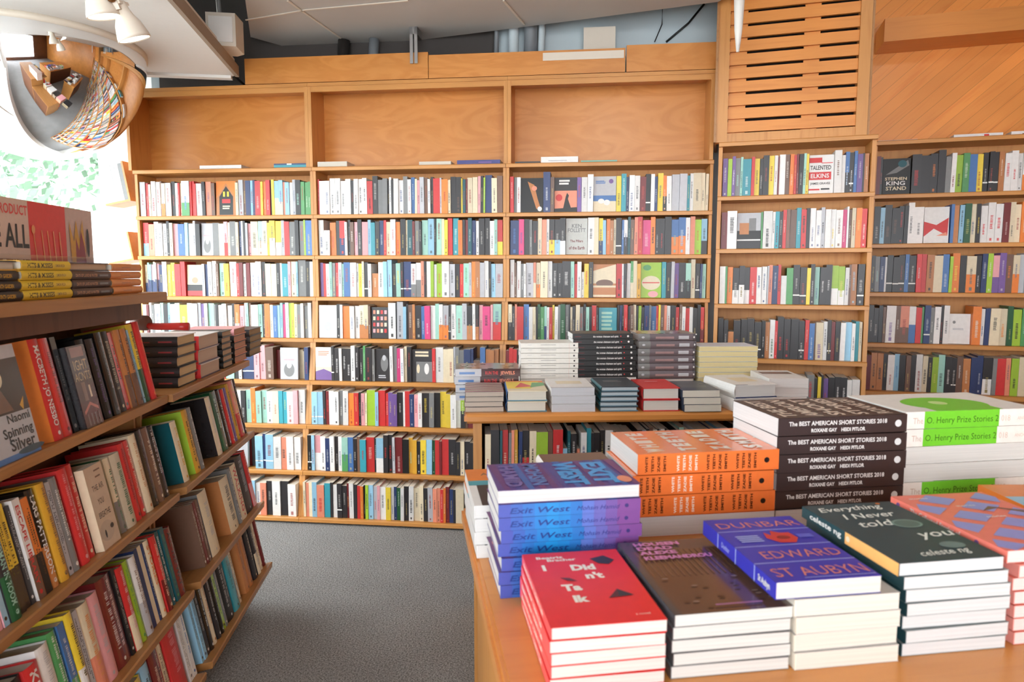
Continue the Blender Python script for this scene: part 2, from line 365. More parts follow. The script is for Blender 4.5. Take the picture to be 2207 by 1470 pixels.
# white dropped soffit over the left aisle with a brown edge board
SF = frame((-1.62, 4.13, 0), A(8.6))
mb = MB(); mb.box((-1.7, -5.6, 2.6), (0, 0, 2.70)); struct(setm(mb.build('trim_1', M['white']), SF))
mb = MB(); mb.box((.0005, -5.6, 2.598), (.022, .0, 2.66)); struct(setm(mb.build('trim_2', M['edge']), SF))
mb = MB(); mb.box((-1.2, -.02, 2.585), (-.02, .03, 2.6)); struct(setm(mb.build('trim_3', M['white']), SF))
# upper fascia boards over the display boxes
for i, (x0, x1, ya, yb) in enumerate([(528, 922, 112, 166), (924, 1348, 103, 160), (1350, 1545, 90, 153)]):
    a, b = loc(MAIN, x0, yb, .015), loc(MAIN, x1, ya, .015)
    mb = MB(); mb.box((a.x, .015, 2.562), (b.x, .04, b.z)); struct(setm(mb.build('trim_%d' % (4 + i), M['ply']), MAIN))
a, b, c_ = loc(MAIN, 1170, 122, .012), loc(MAIN, 1250, 111, .012), loc(MAIN, 1345, 126, .012)
mb = MB(); mb.box((a.x, .0125, loc(MAIN, 1250, 128, .012).z), (c_.x, .0145, b.z)); o = setm(mb.build('paper_strip', M['cream']), MAIN)
tag(o, 'pale blank paper strip stuck on the middle fascia board', 'label strip')
# big grey duct slab hung below the ceiling: its far edge runs obliquely
z = 2.84
P = [onz(540, 80, z), onz(655, 112, z), onz(700, 112, z), onz(1100, 62, z), onz(1548, 4, z)]
ps = [(p.x, p.y) for p in P] + [(2.2, .8), (-.75, .8), tuple(onz(520, -60, z))[:2]]
mb = MB(); mb.prism(ps, z, z + .3, 'z'); dct = mb.build('ceiling_duct', M['duct']); tag(dct, 'large flat grey sheet-metal duct hung below the ceiling above the bookcases', 'duct')
for (x0, y0, x1, y1) in [(620, 0, 760, 100), (1085, 0, 1130, 52), (530, 42, 660, 20), (660, 20, 880, 0)]:
    mb = MB(); a, b = onz(x0, max(y0, -80), z), onz(x1, y1, z); d = (b - a); d.normalize(); q = Vector((-d.y, d.x, 0)) * .005
    mb.add([tuple(a - q + Vector((0, 0, -.001))), tuple(b - q + Vector((0, 0, -.001))), tuple(b + q + Vector((0, 0, -.001))), tuple(a + q + Vector((0, 0, -.001))),
            tuple(a - q + Vector((0, 0, -.006))), tuple(b - q + Vector((0, 0, -.006))), tuple(b + q + Vector((0, 0, -.006))), tuple(a + q + Vector((0, 0, -.006)))],
           [(0, 1, 2, 3), (4, 5, 6, 7), (0, 1, 5, 4), (1, 2, 6, 5), (2, 3, 7, 6), (3, 0, 4, 7)])
    mb.build('seam', M['cream'], dct)
# board coloured dark for the shaded void behind the left fascia, pipes, bracket, junction box, cables
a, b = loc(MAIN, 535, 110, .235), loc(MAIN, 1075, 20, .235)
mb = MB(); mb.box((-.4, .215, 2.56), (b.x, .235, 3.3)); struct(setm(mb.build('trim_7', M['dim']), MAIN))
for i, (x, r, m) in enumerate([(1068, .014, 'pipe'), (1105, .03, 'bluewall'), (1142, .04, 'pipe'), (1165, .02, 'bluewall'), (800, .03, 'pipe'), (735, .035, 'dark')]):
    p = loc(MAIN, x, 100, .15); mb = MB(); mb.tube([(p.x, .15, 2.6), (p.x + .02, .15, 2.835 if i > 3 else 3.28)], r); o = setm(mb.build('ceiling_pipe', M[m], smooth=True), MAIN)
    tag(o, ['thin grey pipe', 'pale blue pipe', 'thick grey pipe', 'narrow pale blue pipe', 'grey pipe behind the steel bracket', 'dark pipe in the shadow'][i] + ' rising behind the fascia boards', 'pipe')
p = loc(MAIN, 892, 104, -.005)
mb = MB(); mb.box((p.x - .022, -.012, 2.64), (p.x - .004, -.008, 2.84)); mb.box((p.x + .004, -.012, 2.64), (p.x + .022, -.008, 2.84)); mb.box((p.x - .022, -.012, 2.80), (p.x + .022, .10, 2.84))
tag(setm(mb.build('hanger_bracket', M['steel']), MAIN), 'shiny steel hanger bracket between duct and middle fascia board', 'bracket')
p = loc(MAIN, 1288, 95, .18); q = loc(MAIN, 1320, 62, .18)
mb = MB(); mb.box((p.x - .08, .14, 2.6), (p.x + .10, .235, q.z)); tag(setm(mb.build('junction_box', M['cream']), MAIN), 'beige square junction box on the pale blue wall', 'box')
for (xa, ya, xb, yb, r, lab) in [(1436, 90, 1518, 8, .006, 'thick black cable running obliquely over the pale blue wall'), (1411, 90, 1428, 14, .003, 'thin black cable hanging straight on the pale blue wall')]:
    a, b = loc(MAIN, xa, ya, .22), loc(MAIN, xb, yb, .22); mb = MB(); mb.tube([(a.x, .225, a.z), ((a.x + b.x) / 2 + .02, .225, (a.z + b.z) / 2), (b.x, .225, b.z)], r)
    tag(setm(mb.build('cable', M['black'], smooth=True), MAIN), lab, 'cable')
# loudspeaker over the soffit corner, white panel above, wires
SPK = frame((-1.56, 3.86, 0), A(8.6))
mb = MB(); mb.prism([(-.075, -.09), (.075, -.09), (.085, .05), (.04, .09), (-.075, .09)], 2.66, 2.83, 'z'); r = setm(mb.build('loudspeaker', M['cream']), SPK)
tag(r, 'cream wall loudspeaker mounted over the corner of the white soffit', 'loudspeaker')
mb = MB(); mb.box((-.06, -.095, 2.68), (.06, -.0905, 2.81)); mb.build('grille', M['white'], r)
mb = MB(); mb.tube([(-.03, .02, 2.83), (-.05, .02, 3.299)], .012); mb.build('mounting_arm', M['steel'], r)
mb = MB(); mb.box((-.55, -1.6, 2.93), (-.02, -.35, 2.99)); o = setm(mb.build('ceiling_panel', M['white']), SPK); tag(o, 'white flat panel lying above the soffit edge near the loudspeaker', 'panel')
mb = MB(); mb.tube([(-.02, .02, 2.655), (-.05, .16, 2.65), (-.02, .28, 2.60), (.03, .36, 2.56)], .007)
tag(setm(mb.build('cable', M['black'], smooth=True), SPK), 'dark cable drooping below the cream loudspeaker', 'cable')

# ------------------------------------------------------------------ spotlights on the soffit
def spot(x, y, z, lean, label, aim):
    r = empty('spotlight', (0, 0, 0)); p = onz(x, y, z); r.location = p; r.rotation_euler = aim
    mb = MB(); mb.lathe([(.0, .085), (.022, .083), (.028, .05), (.034, .03), (.05, .0), (.062, -.045), (.064, -.06), (.060, -.06), (.057, -.045), (.0, -.02)], n=24); mb.build('lamp_housing', M['lampw'], r, True)
    mb = MB(); mb.lathe([(0, -.036), (.04, -.04), (.058, -.052), (.0595, -.056), (0, -.062)], n=24); mb.build('bulb', M['bulb'], r, True)
    mb = MB(); mb.box((-.012, -.045, .05), (.012, -.03, .20)); mb.box((-.02, -.04, .07), (.02, .04, .082)); mb.build('bracket', M['lampw'], r)
    mb = MB(); mb.tube([(0, -.03, .09), (0, -.062, .09)], .014); mb.build('knob', M['brass'], r, True)
    tag(r, label, 'spotlight', 'ceiling spotlights')
spot(276, 52, 2.46, 0, 'white ceiling spotlight hanging lower, with brass knob', (A(14), A(-16), 0))
spot(214, 2, 2.53, 0, 'white ceiling spotlight cut off by the upper picture edge', (A(10), A(-10), 0))
# ------------------------------------------------------------------ convex dome mirror
c = onz(70, 112, 2.56); R0 = .49
r = empty('dome_mirror', (c.x + .02, c.y, 2.57), A(8.6))
mb = MB(); mb.lathe([(R0 * math.cos(t), -R0 * 1.10 * math.sin(t)) for t in [i * math.pi / 2 / 16 for i in range(17)]], n=56); mb.build('mirror_shell', M['mirror'], r, True)
mb = MB(); mb.lathe([(R0 - .005, .0), (R0 + .005, .0), (R0 + .005, .03), (R0 - .005, .03), (R0 - .005, 0)], n=56); mb.build('rim', M['cream'], r, True)
tag(r, 'large convex dome mirror fixed under the white soffit by the window', 'mirror')

# ================================================================== shelving units on the walls
WZ = [2.075, 1.80, 1.56, 1.314, 1.067, .818, .562, .297, .035]
WO = [0, 0, 0, 0, .03, .08, .13, .18, .24]
WD = [0, 0, 0, 0, -.008, -.016, -.024, -.034, -.042]
def bookcase(FR, u0, u1, zs, offs, du, depth, label, top_over=.012, name='bookcase', th=.022, st=.017, group='wall bookcases'):
    r = empty(name); r.matrix_world = FR @ Matrix.Translation((u0, 0, 0)); Wd = u1 - u0
    for side in (0, 1):
        mb = MB(); x = 0 if side == 0 else Wd - st
        for i in range(len(zs) - 1):
            za, zb = zs[i] - (th + .0008 if i else .0), zs[i + 1] + .0004
            ya, yb = -offs[i] + .006, -offs[i + 1] + .006
            ym = ya * .35 + yb * .65
            d = du[i + 1]
            vs = [(x + d, ya, za), (x + st + d, ya, za), (x + st + d, depth - offs[i], za), (x + d, depth - offs[i], za),
                  (x + du[i + 1], ym, zb), (x + st + du[i + 1], ym, zb), (x + st + du[i + 1], depth - offs[i + 1], zb), (x + du[i + 1], depth - offs[i + 1], zb)]
            mb.add(vs, [(0, 1, 2, 3), (7, 6, 5, 4), (4, 5, 1, 0), (5, 6, 2, 1), (6, 7, 3, 2), (7, 4, 0, 3)])
        if zs[-1] > .03:
            mb.box((x + du[-1], -offs[-1] + .02, .0008), (x + st + du[-1], depth - offs[-1], zs[-1] - th - .0005))
        mb.build('side_panel', M['upright'], r)
    for i, z in enumerate(zs):
        mb = MB(); o_ = offs[i]; e = top_over if i == 0 else .006
        xa, xb = (du[i] + .0005, Wd + du[i] - .0005)
        pts = [(-o_ - e, z - th), (-o_ - e, z - .004), (-o_ - e + .004, z), (depth - o_, z), (depth - o_, z - th)]
        mb.prism(pts, xa, xb, 'x'); mb.build('shelf', M['shelf'], r)
    mb = MB()
    for i in range(len(zs) - 1):
        y = depth - offs[i + 1]; mb.box((du[i + 1] + .001, y, zs[i + 1] - .02), (Wd + du[i + 1] - .001, y + .008, zs[i] - th - .0002))
    mb.build('back_panel', M['back'], r)
    tag(r, label, 'bookcase', group); return r
BAYS = [(-.455, .673), (.674, 1.821), (1.822, 2.972)]
for k, (a, b) in enumerate(BAYS):
    bookcase(MAIN, a, b, WZ, WO, WD, .19, 'tall stepped oak bookcase full of upright books, ' + ['beside the window', 'between the two others', 'behind the middle table'][k])
for k, (a, b) in enumerate([(-.49, .655), (.656, 1.829), (1.83, 2.968)]):
    r = empty('display_box'); r.matrix_world = MAIN @ Matrix.Translation((a, 0, 0)); Wd = b - a; zt = 2.555; z0 = 2.0765
    for x in (0, Wd - .02): mb = MB(); mb.box((x, .004, z0), (x + .02, .20, zt - .02)); mb.build('side_panel', M['upright'], r)
    mb = MB(); mb.box((0, .002, zt - .0195), (Wd, .20, zt)); mb.box((.02, .006, zt - .05), (Wd - .02, .02, zt - .02)); mb.build('top_panel', M['shelf'], r)
    mb = MB(); mb.box((0, .20, z0), (Wd, .212, zt)); mb.build('back_panel', M['ply'], r)
    tag(r, 'empty open plywood display box over the bookcase ' + ['next to the window', 'between its two neighbours', 'next to the slatted panel'][k], 'display box', 'open boxes on top of the bookcases')
Z4 = [2.145, 1.865, 1.585, 1.29, 1.0, .71, .41, .10]; O4 = [0, 0, .01, .02, .035, .05, .065, .08]
bookcase(C4, -.372, .388, Z4, O4, [0] * 8, .19, 'narrower oak bookcase under the slatted wooden panel', .025, st=.02)
Z5 = [2.17, 1.885, 1.617, 1.35, 1.067, .795, .52, .25, .04]
bookcase(C5, -.185, 1.25, Z5, [0] * 9, [0] * 9, .19, 'oak bookcase below the diagonal planks, cut by the picture edge', .02, st=.02)
# slatted panel above
r = empty('slatted_panel'); r.matrix_world = C4
mb = MB()
for (xa, xb) in ((-.392, -.332), (.283, .336)): mb.box((xa, -.02, 2.1455), (xb, .03, 3.2))
mb.box((-.332, -.012, 2.1455), (.283, .03, 2.19)); mb.build('panel_frame', M['upright'], r)
mb = MB(); zz = 2.197; i = 0
while zz < 3.15:
    mb.box((-.332, -.006, zz), (.283, .012, zz + .0530)); zz += .0685
mb.build('slat_field', M['slat'], r)
mb = MB()
for (xa, xb) in ((-.33, -.245), (.03, .105)): mb.box((xa, .013, 2.19), (xb, .03, 3.15))
mb.build('batten', M['slat'], r)
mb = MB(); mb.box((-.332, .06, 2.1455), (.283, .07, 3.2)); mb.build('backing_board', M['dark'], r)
tag(r, 'slatted wooden wall panel with horizontal slats above the narrow bookcase', 'wall panel')
mb = MB(); mb.box((-.40, -.028, 2.1462), (-.388, .3, 3.2)); mb.box((.337, -.018, 2.1462), (.347, .50, 3.2)); struct(setm(mb.build('trim_9', M['rack']), C4))
a, b = loc(C5, 1905, 90, .12), loc(C5, 1905, 40, .12)
mb = MB(); mb.box((a.x, .12, a.z), (1.6, .355, b.z)); struct(setm(mb.build('trim_10', M['slat']), C5))
p = onp(1590, 112, C4 @ Vector((0, -.45, 0)), C4.to_3x3() @ Vector((0, 1, 0)))
mb = MB(); mb.tube([(0, 0, 0), (0, 0, .1), (0, 0, 2.835 - p.z)], .007, n=12, r2=.03); o = mb.build('hanging_rod', M['white'], smooth=True); o.location = p
tag(o, 'white tapered rod hanging from the ceiling before the slats', 'hanging rod')

# ------------------------------------------------------------------ rows of shelved books (beyond the 300 largest: one object)
SB = MB()
GAPS = {}
def row(key, FR, x0, x1, y, z, spec, maxh, sc, h0=.200, dep=.125, tail=None):
    """spec tokens: colour[width px][/lower colour][:accent][^ taller][_ shorter][= white band]; f<px> leaves room for a face-out book"""
    toks = spec.split(); P = []
    for t in toks:
        c = t[0]; i = 1; num = ''
        while i < len(t) and (t[i].isdigit()): num += t[i]; i += 1
        P.append([c, float(num) if num else 8.0, t[i:]])
    tot = sum(p[1] for p in P); k = (x1 - x0) / tot if tail is None else 1 / sc
    x = x0; random.seed(key)
    SB.T = FR
    for c, wd, mod in P:
        wd *= k
        if x + wd > x1 + .0005: break
        if c == 'f': GAPS.setdefault(key, []).append((x, wd, FR, y, z)); x += wd; continue
        if c == '.': x += wd; continue
        base = CL[c]; low = acc = None
        for j, ch in enumerate(mod):
            if ch == '/': low = CL.get(mod[j + 1])
            if ch == ':': acc = CL.get(mod[j + 1])
        nb = max(1, round(wd / .034)) if wd > .05 else 1      # wide runs are several copies
        if nb > 1 and wd / nb < .012: nb = int(wd / .015)
        for q in range(nb):
            xa, xb = x + wd * q / nb + .0004, x + wd * (q + 1) / nb - .0004
            h = h0 + random.uniform(-.012, .008) + (.018 if '^' in mod else 0) - (.06 if '_' in mod else 0)
            h = min(h, maxh); yy = y + random.uniform(-.006, .008); ln = random.uniform(-.0015, .0025)
            jit = random.uniform(.92, 1.05); col = tuple(min(1, v * jit) for v in base)
            vs = [(xa, yy, z), (xb, yy, z), (xb, yy + dep, z), (xa, yy + dep, z), (xa + ln, yy, z + h), (xb + ln, yy, z + h), (xb + ln, yy + dep, z + h), (xa + ln, yy + dep, z + h)]
            SB.add(vs, [(0, 1, 5, 4), (1, 2, 6, 5), (2, 3, 7, 6), (3, 0, 4, 7), (0, 3, 2, 1)], col)
            SB.add(vs[4:], [(0, 1, 2, 3)], PG if h < maxh else col)
            e = .0006; wq = xb - xa
            def bar(f0, f1, s0, s1, cc, e=e):
                a0, a1 = xa + wq * f0, xa + wq * f1
                SB.add([(a0 + ln * s0, yy - e, z + h * s0), (a1 + ln * s0, yy - e, z + h * s0), (a1 + ln * s1, yy - e, z + h * s1), (a0 + ln * s1, yy - e, z + h * s1)], [(0, 1, 2, 3)], cc)
            if low: bar(0, 1, 0, random.choice([.38, .42, .5]), low)
            if '=' in mod: bar(0, 1, .22, .255, (.92, .92, .9), .0007)
            lum = sum(col) / 3
            if acc is None: acc_ = random.choice([(.93, .92, .88)] * 3 + [(.9, .8, .45), (.8, .3, .25)]) if lum < .55 else random.choice([(.15, .15, .16)] * 3 + [(.55, .15, .14), (.2, .25, .45)])
            else: acc_ = acc
            acc_ = tuple(.55 * p + .45 * q_ for p, q_ in zip(acc_, col)) if acc is None else tuple(.75 * p + .25 * q_ for p, q_ in zip(C(acc_), col))
            if wq > .009 and random.random() < .8:
                s0 = random.uniform(.15, .45); s1 = s0 + random.uniform(.25, .45); wf = random.uniform(.12, .22); s = s0
                while s < min(s1, .93):
                    L = random.uniform(.012, .03); bar(.5 - wf, .5 + wf * random.uniform(.6, 1), s, min(s + L, s1), acc_, .0009); s += L + random.uniform(.006, .02)
                if random.random() < .35: bar(.35, .65, .05, .05 + .3 * wq / h * 1.4, acc_, .0009)
        x += wd
B1 = ['s12 r6 v5 w20:r n4 v8/o w13 K8 w7 r4 v5 w17/e:b r4 r6 r5 w12 K7 a12 n8 f46 v6 s10 n5 B10 c6 B5 r12 y5 o6 r9 K3 y6 c18/v:u a5 c9 w6 s7 K11:m e8 e8 e6',
      'r12/c a12 w30 K6 v7 p12 b14 c7 w11 s5 K10:n f26 g14 v11 p8/r v5 g13 v6 B5 w5 K5 s5 p6 v15 m10/v v10 y5 y24/w s7 r11 g12 K8 g10 l4 b13',
      'v5/B m4/B c5/B p5/B v4/B w4/B p4/B B8 w10 y17:v r13 r10 f36 s6 B6 w18^ n6 m12 y11 w15:r r6 R8 w6 R8 w24 K8 v24:s K7 w5 t13 p6 v10 c4 g16^ K8 w8',
      'w10 R6 w6 g7 w15 m8 K11 c6 w12 v12 l18 w25:p s8 u8 w8 m14 g5 K6 w32:g K7 o12/p p10 w5 m7 n5 w17:b m10 K6 o12 v8 b10 c6 c6 P7 w8 l5 y7 v7 g9 w7 g9 w8',
      'w9 K8 s12 m8 p12 u9 w14 b6 w5 p20 r8 m11 K6 w4 B5= B10= p14 n10 f38 B5',
      'n8 w12 K8 y10 w9 R12 s10 b8 w9 K4 w6 K5 y16 w8 R5 w12 K6 m7 o6 m14 w7 v8 t11 w8 p6 w8',
      'w12 b10 K9 v12 r8 K10 w12 g8 y9 P4 n6 f34 c8= B3= c8= w8 a6 w14',
      'w12 K10 r9 b12 w10 o8 K12 y5 e4 f38 w8 c9 w5 a6 K6 w8 K8 w8']
B2 = ['r4 w72 K7 w10 w20:k r13:k K12^ g22 K4 w5 K5 w22 g10^ w8 b8 v5 p6 s10 n8 w6 K6 r15:y s4 o14 v6 K23:n y4 T6 R5 v22 p6 K6 l4 B15:y^ v12 n12',
      'w12 w14_ o14 K8 r14/B w6 K6 n9 p9:u K10 p14:b c7 t10 K10 B10 r6 v10 w12 o11:r K12 v4 T12 R6 g10 K6 m14 c14^ K5 m12 v7 y8 r11^ t13^ o10 K6 R6 T9^ B9 w7 K13 K12 w10 m7 r12/y',
      'u7 r6 w8 m6 g7 r7 s8 m4 b14 w14 s5 y8 v5 K9= w8 O14_ w12 c9 c10^ K9 m10:y K6= B17= w22/g a7 K5 w9 l7 w6 l12 w16 s12 K10 r8 m12:e s6 o8 O10 s10 w9 K5 c9 s16',
      'f40 K8 w6 o16:k w20 v10/O v10/O n5 f38 w16:k^ K3^ s13^ c7 K4 n9 O6 K14 b7 P12 w10 m8 w8/o s12/o K5= w11 m13 s10 K12/O w6 K7/O p8 P16:K p5 m17/r',
      'f36 K6= K12:w w6 K9:w K10:w w9 K9:w K9:w e5 K13 g7 f33 w7 g8 P8 w7 v6 K10 f44 r7 w16 v22 s4= g8 g10 B14 B6 n14_ b11 O9:K O9:K O9:K',
      'c12= c12= K6:r R7:r w20:k g9 w11 o12 r10 K4 p8 v4 l17:o c7 r14 r6 u18 K12 w4 r10 B9 p8 w8 K14:y g10 k12 y12 y9 w12 w8 l9/K n5 R20:w r14 K10 v12',
      'k8= c6 p12/w w10 B9 w9 K7 w7 m12/e b11 K7 n6 t12:r r16 K4 c14/w K18:r^ s5^ R14^ k12 Y8:m Y8:m K7:w y11:K c11 G6 r8 R5 r13 K14:w K8 v8 K10:w K14:o v10 K12 b8',
      'v5 a6 v7 c10 a15:r t12:w K6 w9 K10= K10 R5 w9 K7 r7 o6 k4 l6 c10 s8:r p6 w12 y10:K w6 B6 G8 w7 K9 w10:k v12 v8 K9 s10 a8 a7 r6 o5 R7 B8 K5 v16:k K5 T8 G6 R6 g5 w12 K10']
B3 = ['r8 g6 w8 f48 B15:w^ n8 f48 u9 w24 f48 y10 t10 B6 w22 R12 k10:w= w8 B6 y11 o8/K w10 s30 t6 w7 v16 v8 v6',
      'B19:b P12:u K12:w g6 K12:r v9 a10:r w6 K12/y K12/c K12/w f48 w14 v10:y y9/B c7 o8 O8 v5 K12= b5 w8/K T6 n8 a8 r10 P17 o10:k K8 K12:r K14:r b15/o b15/o w9 a10 l14 c12/K',
      'w9^ n5 w9 g7:w w5 s16 a6/v v9/o v16 w10 K22:w K18:w m8 r6 w9 w6_ y10:r K9 f50 r12:k w4 K6 w8:p e6/v v8 Y8 f44 t9 K10 s7 u10 K14:w m11/K v9^ K9= B5 m8',
      'v9/K K7 a5 r16:w b13:n w9 v8 K4 G7 e9 m6/B w6 r8 y5 w8 g6 G12 g8 K4 v5 K7 v10 g9 K6 m8 K6 r11 K5 f44 K5 B6 K5 r9 K6:r n8 v6 K4 l7 K7 B11 g5 b12 r5 y5 n8 a7 w8 K12 r8 n6 w8 r10 w8 K10= K8:w r8/R']
B3 += [B2[5].replace('f', 'w'), B2[6], B2[7], B2[1]]; B3[4] = 'R6 r8 r8 K4 ' + B2[6]
SCM = 354
for bi, rows in enumerate((B1, B2, B3)):
    a, b = BAYS[bi]
    for i, sp in enumerate(rows):
        y = -WO[i + 1] + .020; d = WD[i + 1]
        row('%d%d' % (bi, i), MAIN, a + .021 + d, b - .021 + d, y, WZ[i + 1] + .0008, sp, WZ[i] - WZ[i + 1] - .028, SCM, h0=.203)
R4 = ['u12:w l10 u8:w g12:m m6 t20:w r8:o y12 K8 K14 y12 w8 R4 w14:K n10 o10 r6 R5 K10 m6 y7 f57 w16:n^ w8 b9/K K10:w= b7 u12 K4 O10',
      'R14:n w22:k f54 e4 w20:k w6 t9:R K8 r8 n8 n14 t10 r11:K K8:w w24 s8:k w12 w10:y w14:n P9 w4 n6 v8 o12 r11:w',
      'w13 e4 o12:e K14/w K12/w K12/w r15:w w22:B s4 a8 B12 r7:K w12_ e14:w K28= y8 K9:w m10 K12:w K13:w l14/w l13/w w8 n5 O12:c K14=',
      'K12= K10 O13_ K62= k8:w O10 w11:G r6 K28:r^ K18:o^ K12= r9 b11 n4 v16:u w8 K8= R8 K10 w11:r c13 w7 t8 v6',
      'O14 k12 w10 c9 w10 w10:r o10 K5 R9 K8 v6 K8 c16 g8 t10 m14 e12 K15 v16:K g16:r^ K7 y7 K5 u11 K40:w w10:r w16:b',
      'K12 O10 w12 r9 b8 K12 v10 g9 w12 K10 R9 m12 K14 w10 y8 B12', 'K12 O10 w12 r9 b8 K12 v10 g9 w12 K10 R9 m12 K14 w10 y8 B12']
for i, sp in enumerate(R4):
    row('4%d' % i, C4, -.372 + .024, .388 - .024, -O4[i + 1] + .03, Z4[i + 1] + .0008, sp, Z4[i] - Z4[i + 1] - .03, 409, h0=.204, dep=.13)
R5 = ['R8 K5 f55 K18:r K18:r K28:o^ g10 w9:R l12:K e12 b14:w y12 K9= K9= K9= O10 w24:r w8 w9/o w9/o v8 w12 K14 r12 w20 c12 n10 g14 w12 y9 K20 B12 r9',
      'K12 c9 K14:n K14:n K10:r K8:r w12^ w18 f50 b6 O10 c9 G12 v10 K8:y w40:r R12 v20 o12 a18:r K12 w14 v10 R12 K18 b9 w14 K12 m12 n10 w16 K14 o10',
      'K8 g9:m B10 w4 K35= b8 K14= r10:w r9:w O14:K v17 b12 l6 o14:y K12:w v18/o K10:w B10 l10:w p12/u u12 n12:o v12/o s20:K K14= n12 v8 K12 w14 v10 R12 K18 b9 w14 K12 m12 n10 w16',
      'K20 K8:w n6 w19:u n9 a18/n w13/b r11 e4 B12= g8 w12 K6 w11 f42 o16:w w7 B9 v18 v14:o G10 l15:K e10:m K12:a g10 K12:w K12 w14 v10 R12 K18 b9 w14 K12 m12 n10 w16',
      'R10 O24:K K8 w14 c10:b K12:w n10 K10:r w13 v10:K K8 l12 m13 K12:w K10= n12:w O14 B23 K17/w g8 r17:w a9 l14:K v14 c8 O14:o w12 s8 K12 w14 v10 R12 K18 b9 w14 K12 m12',
      'K12 O10 w12 r9 b8 K12 v10 g9 w12 K10 R9 m12 K14 w10 y8 B12 K12 O10 w12 r9 b8 K12 v10 g9 w12 K10 R9 m12 K14 w10 y8 B12'] + ['K12 O10 w12 r9 b8 K12 v10 g9 w12 K10 R9 m12 K14 w10 y8 B12 K12 O10 w12 r9 b8 K12 v10 g9 w12 K10 R9 m12 K14 w10 y8 B12'] * 2
for i, sp in enumerate(R5):
    row('5%d' % i, C5, -.185 + .024, 1.22, .03, Z5[i + 1] + .0008, sp, Z5[i] - Z5[i + 1] - .03, 392, h0=.205, dep=.13, tail=1)

# ================================================================== middle table
MZ = .985
def table(FR, x0, x1, y0, y1, zt, label, shelves, name='display_table', st=.03):
    r = empty(name); r.matrix_world = FR @ Matrix.Translation((x0, y0, 0)); W, D = x1 - x0, y1 - y0
    mb = MB(); e = .03; t = .034
    prof = [(0, zt - t * .75), (0, zt - t * .3), (.004, zt - t * .1), (.012, zt), (D - .012, zt), (D - .004, zt - t * .1), (D, zt - t * .3), (D, zt - t * .75), (D - .008, zt - t), (.008, zt - t)]
    mb.prism(prof, .010, W - .010, 'x'); mb.box((0, .01, zt - t * .8), (.0099, D - .01, zt - t * .25)); mb.box((.0045, .012, zt - t * .25), (.0099, D - .012, zt - .003)); mb.box((W - .0099, .01, zt - t * .8), (W, D - .01, zt - t * .25))
    mb.build('table_top', M['table'], r)
    for x in (e, W - e - st): mb = MB(); mb.box((x, .03, .001), (x + st, D - .03, zt - t)); mb.build('side_panel', M['upright'], r)
    mb = MB(); mb.box((e + st, D - .05, .04), (W - e - st, D - .035, zt - t)); mb.build('back_panel', M['rackback'], r)
    for z in shelves: mb = MB(); mb.box((e + st, .035, z - .022), (W - e - st, D - .05, z)); mb.build('shelf', M['shelf'], r)
    tag(r, label, 'display table', 'wooden display tables'); return r
table(MT, 0, 1.30, 0, .62, MZ, 'oak display table in the middle of the shop with low bookshelf below its top', (.72, .40, .06))
row('m', MT, .07, .97, .06, .7205, 'v12 K18 T5:w r12:v g6 a6 Y8 B8 K14/r v14:k l24:K n10 r20:w c10_ T6 K12:w a8_ w12 t10 K6 K12 K10 w16:k K6 r10:w n6 v10 K10 v8_ K10 c8 K6 n8 w8 k6 w8 K6 w10 y10_ K6 m10 K8 b12_ w18 K14 B8 b8 c6 s14 K8 r10_ K8', .21, 500, h0=.190, dep=.13)
row('m2', MT, .07, 1.2, .06, .401, 'v12 K18 r12 g6 a6 Y8 B8 K14 v14 l24 n10 r20 c10 T6 K12 w12 t10 K6 K12 K10 w16 K6 r10 n6 v10 K10 v8 K10 c8 K6 n8 w8 k6 w8 K6 w10 y10 K6 m10', .26, 500, h0=.21, dep=.13)

# ------------------------------------------------------------------ face-out books standing between the shelved ones
def gapbook(key, i, W, H, T, label, cover, art, spine=None, dy=0.0, group='face-out books on the wall shelves'):
    x, wd, FR, y, z = GAPS[key][i]
    W = min(W, wd - .003)
    o = book('paperback', W, H, T, cover, spine=spine, art=art)
    # x right, y up, z towards the viewer
    R = Matrix(((1, 0, 0, 0), (0, 0, -1, 0), (0, 1, 0, 0), (0, 0, 0, 1)))
    place(o, FR @ Matrix.Translation((x + (wd - W) / 2, y + .028 + dy, z + .0005)) @ Matrix.Rotation(A(-3), 4, 'X') @ R); tag(o, label, 'book', group)
    # plain copies stand behind it
    SB.T = FR; n = max(2, int(wd / .022)); random.seed(key + str(i))
    for q in range(n):
        c = random.choice(['K', 'n', 'w', 'v', 'R']); SB.box((x + wd * q / n + .0005, y + .048, z), (x + wd * (q + 1) / n - .0005, y + .14, z + H * random.uniform(.88, .97)), CL[c])
def lines(f, W, x, y, n, h, col, w=.7, gap=1.6):
    for i in range(n): f.rect(x, y - i * h * gap, x + W * w * random.uniform(.7, 1), y - i * h * gap + h, col)
def a_fire(f, W, H): f.rect(0, 0, W, H, 'O'); f.poly([(0, H), (0, H * .5), (W * .5, H * .95), (W, H * .5), (W, H)], 'o'); f.poly([(W * .16, .004), (W * .16, H * .55), (W * .5, H * .86), (W * .86, H * .55), (W * .86, .004)], 'k'); f.rect(W * .35, H * .55, W * .45, H * .70, 'y'); f.rect(W * .55, H * .55, W * .65, H * .70, 'y'); f.rect(W * .3, H * .36, W * .72, H * .48, 'r'); lines(f, W, W * .32, H * .25, 2, .008, 'v', .4)
def a_photo(f, W, H): f.rect(0, 0, W, H, 's'); f.ell(W * .5, H * .3, W * .3, H * .22, 'g'); f.rect(W * .2, H * .6, W * .8, H * .64, 'p'); f.ell(W * .5, H * .45, W * .14, H * .1, 'w')
def a_black_band(f, W, H): f.rect(0, 0, W, H, 'v'); f.rect(0, 0, W, H * .16, 'r'); f.rect(0, H * .16, W, H * .36, 'K'); f.ell(W * .5, H * .5, W * .2, H * .1, 'a')
